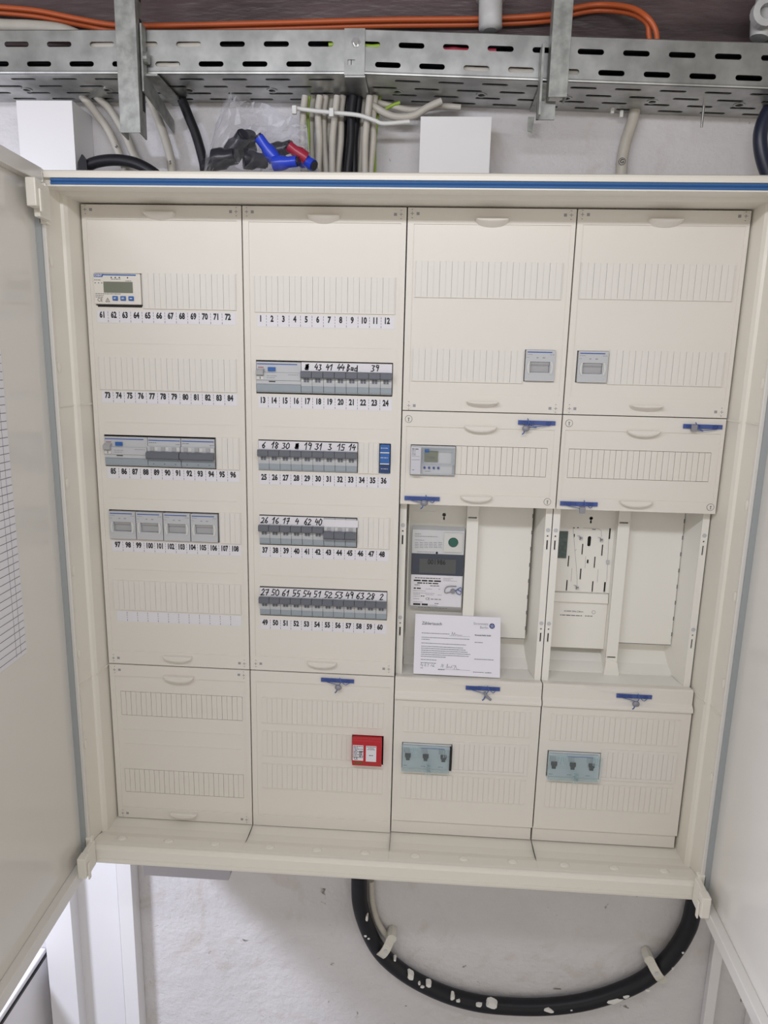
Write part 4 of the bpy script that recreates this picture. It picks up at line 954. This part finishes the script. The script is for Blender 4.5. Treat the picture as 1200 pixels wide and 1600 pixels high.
# cut a slanted lower end
q.v = [(x, d, (z if z > 100 else 92 + (27 - d) * .1 - (0 if d > 20 else 5))) for x, d, z in q.v]
q.build('upright_channel', M['zinc2'], t, bevel=.5)
q = MB()
for i in range(5): q.add(*_boxv(110.1, 110.5, 6, 14, 125 + i * 48, 150 + i * 48))
q.build('channel_slot', M['darkgap'], t)
q = MB()
q.loft([[(112, d, z) for d, z in ((3, 240), (18, 238), (18, 150), (-105, 132), (-105, 150), (3, 172))], [(114.5, d, z) for d, z in ((3, 240), (18, 238), (18, 150), (-105, 132), (-105, 150), (3, 176))]])
q.box(112, 132, -108, 10, 173, 176); q.build('cantilever_arm', M['zinc2'], t)
MB().tube([(114, 10, 196), (120, 10, 196)], 8, 14, sm=False).build('bolt', M['zinc2'], t)
rx0, rx1 = at(862, 70, 28)[0], at(892, 70, 28)[0]
t = thing('hanger_bracket', 'galvanised channel hanger at the right of the tray', 'bracket', (700, 26, 120))
q = MB(); q.pz([(rx0, 2), (rx0, 27), (rx1, 27), (rx1, 2), (rx1 - 2.5, 2), (rx1 - 2.5, 24.5), (rx0 + 2.5, 24.5), (rx0 + 2.5, 2)], 140, 438); q.build('upright_channel', M['zinc2'], t, bevel=.5)
q = MB(); q.box(rx0 - 12, rx0 - 9, 2, 26, 118, 208); q.box(rx0 - 12, rx0 + 14, 2, 5, 118, 142); q.build('side_bracket', M['zinc2'], t)
q = MB(); q.box(rx0 - 8, rx0 + 8, -108, 0, 166, 168); q.loft([[(rx0 - 12, -90, 152), (rx0 - 2, -90, 152), (rx0 - 2, -88, 152), (rx0 - 12, -88, 152)], [(rx0 - 12, -90, 132), (rx0 - 5, -90, 130), (rx0 - 5, -88, 130), (rx0 - 12, -88, 132)]]); q.build('cantilever_arm', M['zinc2'], t)

# cables lying in the tray (seen through its slots) and on top
def cable(name, pts, r, m_, label, group=None, n=10, ns=6):
    c = MB().tube(smooth(pts, ns), r, n).build(name, m_); return tag(c, label, 'cable', group)
def tz(x): return 180 if x < 413 else 179 - 40 * (x - 414) / 1186
for i, (d, dz, r, mm, nm, lb, gx) in enumerate((
        (-6, 39, 3.2, 'cgreen', 'earth_wire', 'yellow and green earth wire showing through the tray slots near the splice', (380, 480)),
        (-11, 13, 6, 'cgrey', 'power_cable', 'grey cable low in the tray, filling one lower slot left of the hanger', (70, 160)),
        (-11, 14, 6, 'cgrey', 'power_cable', 'grey cable low in the right tray length near its third slot', (575, 745)),
        (-6, 38, 3.4, 'cred', 'red_wire', 'thin red wire showing through one upper slot of the right tray', (540, 620)),
        (-11, 39, 6.5, 'cgrey', 'power_cable', 'grey cable behind the upper slots left and right of the left hanger', (20, 215)),
        (-54, 16, 11, 'cblack', 'power_cable', 'thick black cable along the middle of the tray', (-520, 1590)),
        (-80, 18, 11, 'cblack', 'power_cable', 'black cable along the back of the tray', (-520, 1590)),
        (-30, 39, 10, 'cblack', 'power_cable', 'black cable on top of the others in the tray', (-520, 1590)),
        (-87, 47, 11.5, 'cblack', 'power_cable', 'black cable in the middle against the rear side of the tray', (-520, 1590)),
        (-30, 14, 9, 'cblack', 'power_cable', 'black cable low at the front of the tray', (-520, 1590)),
        (-42, 61, 12, 'cblack', 'power_cable', 'black cable resting highest in the tray just below its rim', (95, 1590)),
        (-63, 41, 10.5, 'cblack', 'power_cable', 'black cable piled behind the top of the tray side', (-520, 1590)))):
    a, b = gx
    pts = [(a + (b - a) * k / 8, d + .6 * math.sin(k * 1.7 + i) * (0 if b - a < 300 else 1), tz(a + (b - a) * k / 8) + dz + .6 * math.sin(k * 2.3 + i)) for k in range(9)]
    cable(nm, pts, r, M[mm], lb, 'cables in the tray')
# orange pair
for k, (dy, lb) in enumerate(((-4, 'upper orange cable running above the tray'), (5.0, 'lower orange cable running above the tray'))):
    px = [(-60, 10), (0, 15), (60, 21), (120, 33), (180, 43), (250, 44), (420, 40), (600, 35), (760, 33), (860, 27), (900, 16), (940, 11), (985, 16), (1010, 30), (1024 - k * 10, 50), (1027 - k * 10, 72)]
    cable('orange_cable', [at(u, v + dy, -59 - (k * 9) + 46 * max(0, min(1, (u - 950) / 62))) for u, v in px], 3.7, M['corange'], lb, 'orange cables')
cable('power_cable', [at(u, v, -44) for u, v in ((-80, 32), (0, 40), (50, 42), (95, 47), (130, 60), (180, 85))], 9, M['cgrey'], 'thick grey cable dipping into the tray at the top left corner', 'cables in the tray')

# white pipes at the top
p0 = at(765, 48, -40)
t = thing('conduit_stub', 'grey white pipe stub hanging over the middle of the tray', 'pipe', p0)
MB().tube([(p0[0] - 2, -40, 330), (p0[0], -40, p0[2] + 22), (p0[0] + 1, -40, p0[2] + 3), (p0[0] + 1, -40, p0[2])], 17, 20, lambda s: 1.0 if s < .9 else .55).build('pipe', M['pipe'], t)
MB().tube([(p0[0] - 1, -40, p0[2] + 40), (p0[0] - 1, -40, p0[2] + 48)], 21, 20, sm=False).build('collar', M['pipe'], t)
p1 = at(1186, 60, -40)
t = thing('conduit_stub', 'grey pipe end with clamp ring at the top right corner', 'pipe', p1)
MB().tube([(p1[0] + 10, -40, p1[2] + 60), (p1[0] + 4, -40, p1[2] + 20), (p1[0], -40, p1[2])], 18, 16, lambda s: 1.0 if s < .9 else .7).build('pipe', M['pipe'], t)
q = MB(); c_ = at(1196, 20, -18); q.ring(c_[0], c_[2], 10, 19, -24, -12, 20); q.build('clamp_ring', M['pipe'], t)

# trunking boxes standing on the cabinet
def trunk(x0, x1, z1, d, label):
    t = thing('trunking_riser', label, 'trunking', ((x0 + x1) / 2, -111, 25.5))
    q = MB(); q.box(x0, x1, -111, d - 2, 25.5, z1); q.build('base', M['duct'], t)
    MB().px([(d - 12, 25.5), (d, 25.5), (d, z1 + .6), (d - 12, z1 + .6)], x0 - .7, x1 + .7).build('lid', M['duct'], t, bevel=1)
trunk(-113, -25.5, 159, -45, 'white square trunking on the cabinet at the left')
trunk(515.5, 621, 139.5, -50, 'white square trunking on the cabinet right of the cable bundle')

# grey cables at the left
def drop(pxs, D, r, mm, label, name='power_cable', grp='cables above the cabinet'):
    pts = [at(u, v, D) for u, v in pxs]; x, d, z = pts[-1]; pts.append((x + (pts[-1][0] - pts[-2][0]) * .4, d, 20.0)) if z > 26 else None
    return cable(name, pts, r, M[mm], label, grp)
drop([(128, 150), (143, 168), (170, 205), (186, 240), (196, 266)], -88, 6.2, 'cgrey', 'first grey cable right of the left trunking')
drop([(150, 150), (172, 172), (193, 205), (208, 240), (222, 266)], -96, 6.2, 'cgrey', 'second grey cable right of the left trunking')
drop([(232, 150), (243, 175), (256, 210), (266, 245), (269, 268)], -92, 6.8, 'cgrey', 'grey cable marked with an S behind the left hanger')
drop([(282, 150), (294, 180), (306, 210), (316, 245), (320, 268)], -88, 7.6, 'cblack', 'black cable left of the plastic bag')
cable('power_cable', [at(u, v, -55) for u, v in ((126, 280), (134, 262), (152, 253), (182, 250), (212, 255), (238, 268), (252, 282))], 8.5, M['cblack'], 'thick black cable arching just over the cabinet top at the left', 'cables above the cabinet')
t = MB(); q0 = at(131, 252, -50); t.loft([[(q0[0] - 7, -50, 25.5), (q0[0] + 9, -50, 25.5), (q0[0] + 7, -50, q0[2]), (q0[0], -50, q0[2] + 9), (q0[0] - 7, -50, q0[2] - 3)], [(q0[0] - 7, -44, 25.5), (q0[0] + 9, -44, 25.5), (q0[0] + 7, -44, q0[2]), (q0[0], -44, q0[2] + 9), (q0[0] - 7, -44, q0[2] - 3)]])
tag(t.build('rubber_flap', M['cblack']), 'small pointed black rubber piece beside the left trunking', 'rubber piece')
q = MB(); a = at(266, 254, -84.6); q.text('S', 8, a[0], a[2], -84.6, .1, .9); a = at(182, 229, -80.5); q.text('N', 6, a[0], a[2], -81, .1, .9, rot=1.0)
tag(q.build('cable_marking', M['pen'], fix=False), 'handwritten black letters on the grey cables at the left', 'handwriting')

# middle bundle
tops = [474, 481, 487, 497, 506, 516, 524, 533, 541, 549, 558, 566, 575, 583, 591]
bots = [475, 480, 489, 497, 510, 503, 519, 528, 534, 543, 553, 562, 570, 579, 586]
cols = ['cgrey', 'cgreen', 'cgrey', 'cgrey', 'cgrey', 'cgrey', 'cgrey', 'cgrey', 'cblack', 'cblack', 'cblack', 'cgrey', 'cgrey', 'cgrey', 'cgreen']
words_ = ['first', 'second', 'third', 'fourth', 'fifth', 'sixth', 'seventh', 'eighth', 'ninth', 'tenth', 'eleventh', 'twelfth', 'thirteenth', 'fourteenth', 'fifteenth']
cn = {'cgrey': 'grey', 'cblack': 'black', 'cgreen': 'thin green'}
for i, (a, b, c_) in enumerate(zip(tops, bots, cols)):
    D = -62 - (i % 3) * 11; r = 2.2 if c_ == 'cgreen' else (6.2 if c_ == 'cblack' else 5.3)
    drop([(a + 3, 150), (a, 176), ((a + b) / 2 + (2 if i % 2 else -2), 220), (b, 268)], D, r, c_, '%s cable, %s from the left in the bundle under the tray' % (cn[c_], words_[i]), grp='cables in the middle bundle')
t = thing('cable_tie_band', 'white cable ties holding the middle cable bundle together', 'cable tie', at(530, 178, -50))
MB().tube(smooth([at(u, v, -48) for u, v in ((462, 169), (490, 173), (520, 176), (560, 180), (585, 188), (600, 193), (640, 190))], 5), 3.2, 8).build('band', M['tie'], t)
for u, v in ((460, 172), (518, 176)): a = at(u, v, -44); MB().box(a[0] - 3.5, a[0] + 3.5, -47, -41, a[2] - 6, a[2] + 6).build('tie_head', M['tie'], t, bevel=1)
cable('power_cable', [at(u, v, -70) for u, v in ((575, 160), (590, 170), (615, 182), (645, 181), (668, 168), (690, 158))], 5.5, M['cgrey'], 'grey cable looping out under the tray right of the splice', 'cables above the cabinet')
cable('earth_wire', [at(u, v, -80) for u, v in ((600, 172), (612, 165), (625, 160))], 2.5, M['cgreen'], 'short green and yellow wire under the tray right of the splice', 'cables above the cabinet')
cable('power_cable', [at(u, v, -84) for u, v in ((590, 160), (620, 168), (650, 172), (690, 166), (720, 168))], 4.5, M['cgrey'], 'second grey cable sagging under the tray above the trunking', 'cables above the cabinet')
# lone cable with G
g = drop([(992, 172), (988, 190), (978, 220), (972, 250), (971, 270)], -98, 8.6, 'cgrey', 'grey cable marked with a circled G at the right')
q = MB(); a = at(972, 252, -88.5); q.text('G', 8.5, a[0], a[2], -88.8, .12, 1); q.ring(a[0], a[2], 4.8, 5.4, -89.2, -88.8, 16)
tag(q.build('cable_marking', M['pen'], fix=False), 'handwritten circled G on the grey cable at the right', 'handwriting')
for k, (u, v) in enumerate(((957, 172), (971, 178))):
    a = at(u, v, -90); t_ = MB().box(a[0] - 2.5, a[0] + 2.5, -93, -88, a[2] - 5, a[2] + 5); tag(t_.build('cable_tie', M['tie'], bevel=.6), 'white cable tie head under the tray %s the G cable' % ('left of' if k == 0 else 'just beside'), 'cable tie')
a = at(1097, 190, -60); t_ = MB().tube([(a[0], -60, a[2] - 8), (a[0], -60, tz(a[0]) + 4)], 2, 8); tag(t_.build('hanging_screw', M['steel']), 'thin steel screw poking down from the right tray', 'screw')
cable('power_cable', [at(u, v, -60) for u, v in ((1215, 150), (1197, 180), (1188, 210), (1191, 245), (1204, 285))], 10, mat('dark blue black sheath', (.015, .02, .045), .35), 'dark cable at the right edge above the cabinet', 'cables above the cabinet')

# clear bag with cable end caps
def cap(c, axis, r, L_, mm, label, name='end_cap'):
    a = Vector(axis).normalized(); c = Vector(c)
    t = thing(name, label, 'end cap', tuple(c), 'caps in the clear bag')
    MB().tube([c - a * L_ / 2, c - a * L_ * .1, c + a * L_ * .12, c + a * L_ / 2], r, 16, lambda s: 1.0 if s < .5 else .74).build('sleeve', M[mm], t)
    MB().tube([c + a * L_ * .5, c + a * L_ * .58], r * .62, 14, sm=False).build('opening_rim', M['capk'], t)
cap(at(352, 247, 15), (1, .2, .1), 15, 34, 'capk', 'charcoal cap at the lower left of the bag')
cap(at(372, 226, 0), (.6, .5, .5), 15, 36, 'capk', 'charcoal cap at the top left of the pile in the bag')
cap(at(398, 250, 20), (1, -.4, 0), 14, 32, 'capk', 'charcoal cap in the bottom middle of the bag')
cap(at(417, 232, 22), (-.6, .2, .75), 10, 36, 'capb', 'bright blue cap standing in the middle of the bag')
cap(at(441, 233, -4), (1, .3, .2), 12, 30, 'capk', 'charcoal cap behind the blue one in the bag')
cap(at(464, 238, 18), (-.8, .3, .5), 10, 30, 'capr', 'dark red cap at the right of the bag')
cap(at(446, 254, 28), (1, .2, .05), 10, 36, 'capb', 'bright blue cap lying at the lower right of the bag')
cap(at(478, 252, 12), (.7, .3, -.4), 11, 30, 'capb', 'bright blue cap at the right end of the bag')
cap(at(388, 226, -22), (.3, .6, .7), 14, 32, 'capk', 'charcoal cap standing at the back of the pile in the bag')
cap(at(334, 258, -18), (.9, .4, .1), 12, 28, 'capk', 'small charcoal cap at the far left corner of the bag')
outl = [(318, 264), (322, 245), (330, 215), (332, 180), (338, 150), (348, 124), (352, 121), (362, 140), (380, 146), (398, 145), (412, 152), (430, 165), (462, 178), (476, 188), (470, 215), (480, 240), (497, 262), (500, 268)]
t = thing('plastic_bag', 'clear crumpled plastic bag of cable caps lying on the cabinet top', 'bag', at(405, 266, 10))
def bagsheet(D0, bulge, seed, name):
    r = random.Random(seed); top = outl
    n = 22; m_ = 16; vs = []; fs = []
    L_ = [at(u, v, 0) for u, v in outl]
    xs0, xs1 = min(p[0] for p in L_), max(p[0] for p in L_)
    def ztop(x):
        for i in range(len(L_) - 1):
            if L_[i][0] <= x <= L_[i + 1][0] or L_[i + 1][0] <= x <= L_[i][0]:
                if abs(L_[i + 1][0] - L_[i][0]) < 1e-6: continue
                f = (x - L_[i][0]) / (L_[i + 1][0] - L_[i][0]); return max(34, L_[i][2] + (L_[i + 1][2] - L_[i][2]) * f)
        return 34
    for j in range(m_ + 1):
        for i in range(n + 1):
            s = i / n; x = xs0 + (xs1 - xs0) * s; zt = ztop(x); z = 26.5 + (zt - 26.5) * j / m_
            e = math.sin(math.pi * s) ** .5 * math.sin(math.pi * min(1, (1 - j / m_) * 1.1) * .5 + .05)
            d = D0 + bulge * e + r.uniform(-5, 5) * (0 if j == 0 else 1) + 5 * math.sin(x * .09 + z * .13) - (z - 27) * .35
            vs.append((x + r.uniform(-2, 2), d, max(26.2, z + (r.uniform(-2.5, 2.5) if 0 < j else 0))))
    for j in range(m_):
        for i in range(n): a = j * (n + 1) + i; fs.append((a, a + 1, a + n + 2, a + n + 1))
    q = MB(); q.add(vs, fs, False); o = q.build(name, M['bag'], t)
    return o
bagsheet(10, 36, 5, 'front_film'); bagsheet(6, -22, 9, 'rear_film')

# ================================================================== BELOW THE CABINET
lp = [(560, 1310), (561, 1375), (564, 1420), (580, 1464), (602, 1496), (640, 1526), (690, 1551), (740, 1566), (790, 1572), (850, 1573), (910, 1566), (965, 1550), (1010, 1528), (1045, 1497), (1070, 1460), (1083, 1420), (1088, 1360)]
lpw = [at(u, v, -94) for u, v in lp]
lpw[0] = (lpw[1][0] + 1, -94, -1076); lpw[-1] = (lpw[-2][0] + 3, -94, -1076)
t = thing('main_supply_cable', 'thick black supply cable looping below the cabinet with paint splashes', 'cable', at(800, 1575, -94))
MB().tube(smooth(lpw, 6), 15.5, 18).build('sheath', M['cblack'], t)
r = random.Random(11)
for (u, v, rx, rz) in ((571, 1462, 4, 3), (642, 1526, 7, 10), (670, 1539, 7, 6), (660, 1542, 5, 3), (655, 1537, 3, 3), (707, 1559, 6, 6), (716, 1564, 6, 3), (769, 1571, 13, 9), (748, 1571, 8, 4), (858, 1579, 12, 5), (893, 1578, 3, 2), (960, 1564, 20, 7), (978, 1557, 9, 5), (1067, 1488, 3, 3), (1051, 1513, 2.5, 2.5), (1012, 1547, 5, 3), (573, 1435, 3, 8), (576, 1466, 3, 3), (617, 1500, 3, 3)):
    a = at(u, v, -80); n = 11; P = []
    tilt = {642: .7, 670: -.5,  858: -.1, 960: .35, 978: .35}.get(u, 0)
    for k in range(n):
        th = 2 * math.pi * k / n; rr = r.uniform(.75, 1.15); x = rx * rr * math.cos(th); z = rz * rr * math.sin(th)
        P.append((a[0] + x * math.cos(tilt) - z * math.sin(tilt), a[2] + x * math.sin(tilt) + z * math.cos(tilt)))
    MB().pd(P, -90, -78.4, .8).build('paint_splash', M['splash'], t)
def clamp(u, v, ang, label):
    c = at(u, v, -80); t = thing('cable_clamp', label, 'cable clamp', (c[0], -110, c[2] - 20), 'clamps on the black cable')
    ca, sa = math.cos(ang), math.sin(ang)
    def fn(x, d, z):
        x *= 1.25; z *= 1.05; return (c[0] + x * ca - z * sa, d, c[2] + x * sa + z * ca)
    R = []
    for k in range(9):
        th = math.pi * k / 8; z = 18.5 * math.cos(th); d = -94 + 17 * math.sin(th)
        R.append([(-7, d, z), (7, d, z), (7, d + 3.0 * math.sin(th) + .5, z * 1.17), (-7, d + 3.0 * math.sin(th) + .5, z * 1.17)])
    q = MB(); q.loft(R)
    q.build('strap', M['clip'], t, fn=fn, bevel=.8)
    q = MB(); q.pd([(-7, 20), (7, 20), (7.5, 29), (4, 35), (-4, 35), (-7.5, 29)], -111, -86); q.build('foot', M['clip'], t, fn=fn, bevel=1.2)
    q = MB(); q.pd([(-7, -20), (7, -20), (7, -29), (3, -33), (-3, -33), (-7, -29)], -111, -88); q.build('foot', M['clip'], t, fn=fn, bevel=1.2)
    MB().disc(0, 6, 3.2, -80, -73.2, 12).build('screw_head', M['lgrey'], t, fn=fn)
clamp(600, 1486, -.55, 'ivory clamp holding the black cable at the left of its loop')
clamp(1027, 1521, .6, 'ivory clamp holding the black cable at the right of its loop')
cable('power_cable', [(at(u, v, -103)[0], -103, at(u, v, -103)[2]) for u, v in ((580, 1376), (582, 1410), (590, 1440), (606, 1466))] , 6, M['cgrey'], 'grey cable tucked beside the left end of the black loop', 'cables below the cabinet')

# grey box under the cabinet
q = MB(); q.loft([[(55, 30, -1076), (225, 30, -1076), (212, 30, -1144), (56, 30, -1144)], [(55, -111, -1076), (225, -111, -1076), (212, -111, -1144), (56, -111, -1144)]])
tag(q.build('entry_box', M['gduct'], bevel=1), 'shallow grey cable entry box under the left half of the cabinet', 'box')
# vertical ducts, lower left
def duct(u0, u1, D, label, mm='duct', z0=-1898, z1=-1077, v=1450, name='cable_duct'):
    a = at(u0, v, D)[0]; b = at(u1, v, D)[0]
    t = thing(name, label, 'cable duct', ((a + b) / 2, -111, z0), 'vertical cable ducts')
    MB().box(a, b, -111, D - 3, z0, z1).build('base', M[mm], t)
    MB().box(a - .6, b + .6, D - 3, D, z0, z1).build('lid', M[mm], t, bevel=.8)
duct(188, 209, -78, 'narrow white cable duct running down at the lower left', v=1450)
duct(121, 187, -100, 'wide flat white duct left of the narrow one, brightly lit', v=1450)
duct(74, 116, -70, 'grey white duct in the shade left of the wide flat one', 'duct', v=1500)
duct(1113, 1128, -96, 'slim grey duct at the lower right behind the open door', v=1500)
a = at(1190, 1560, -90); duct(1178, 1240, -90, 'grey white duct at the lower right corner under the right door', 'duct', v=1560)

# white enclosure, lower left corner
M['encl'] = mat('white enamel', (.84, .83, .86), .4)
t = thing('steel_enclosure', 'white steel box with black gasket at the lower left corner', 'box', (-400, 50, -1898))
xs = -228; zt_ = at(75, 1488, -112)[2]
MB().box(-700, xs, -111, 330, -1898, zt_ - 5).build('body', M['encl'], t, bevel=2)
MB().box(-702, xs + 3, -111, 331, zt_ - 4, zt_ + 1).build('gasket', M['black'], t)
MB().box(-700, xs, -111, 330, zt_ + 1, zt_ + 12).build('lid', M['encl'], t, bevel=2)
a = atX(30, 1545, xs - 30)
q = MB(); q.tube([(xs - 34, a[1], zt_ + 11), (xs - 34, a[1], zt_ + 30)], 11, 14, lambda s: 1 - .3 * s); q.tube([(xs - 34, a[1], zt_ + 28), (xs - 34, a[1], zt_ + 44)], 5, 12)
q.build('lock_knob', M['capk'], t)
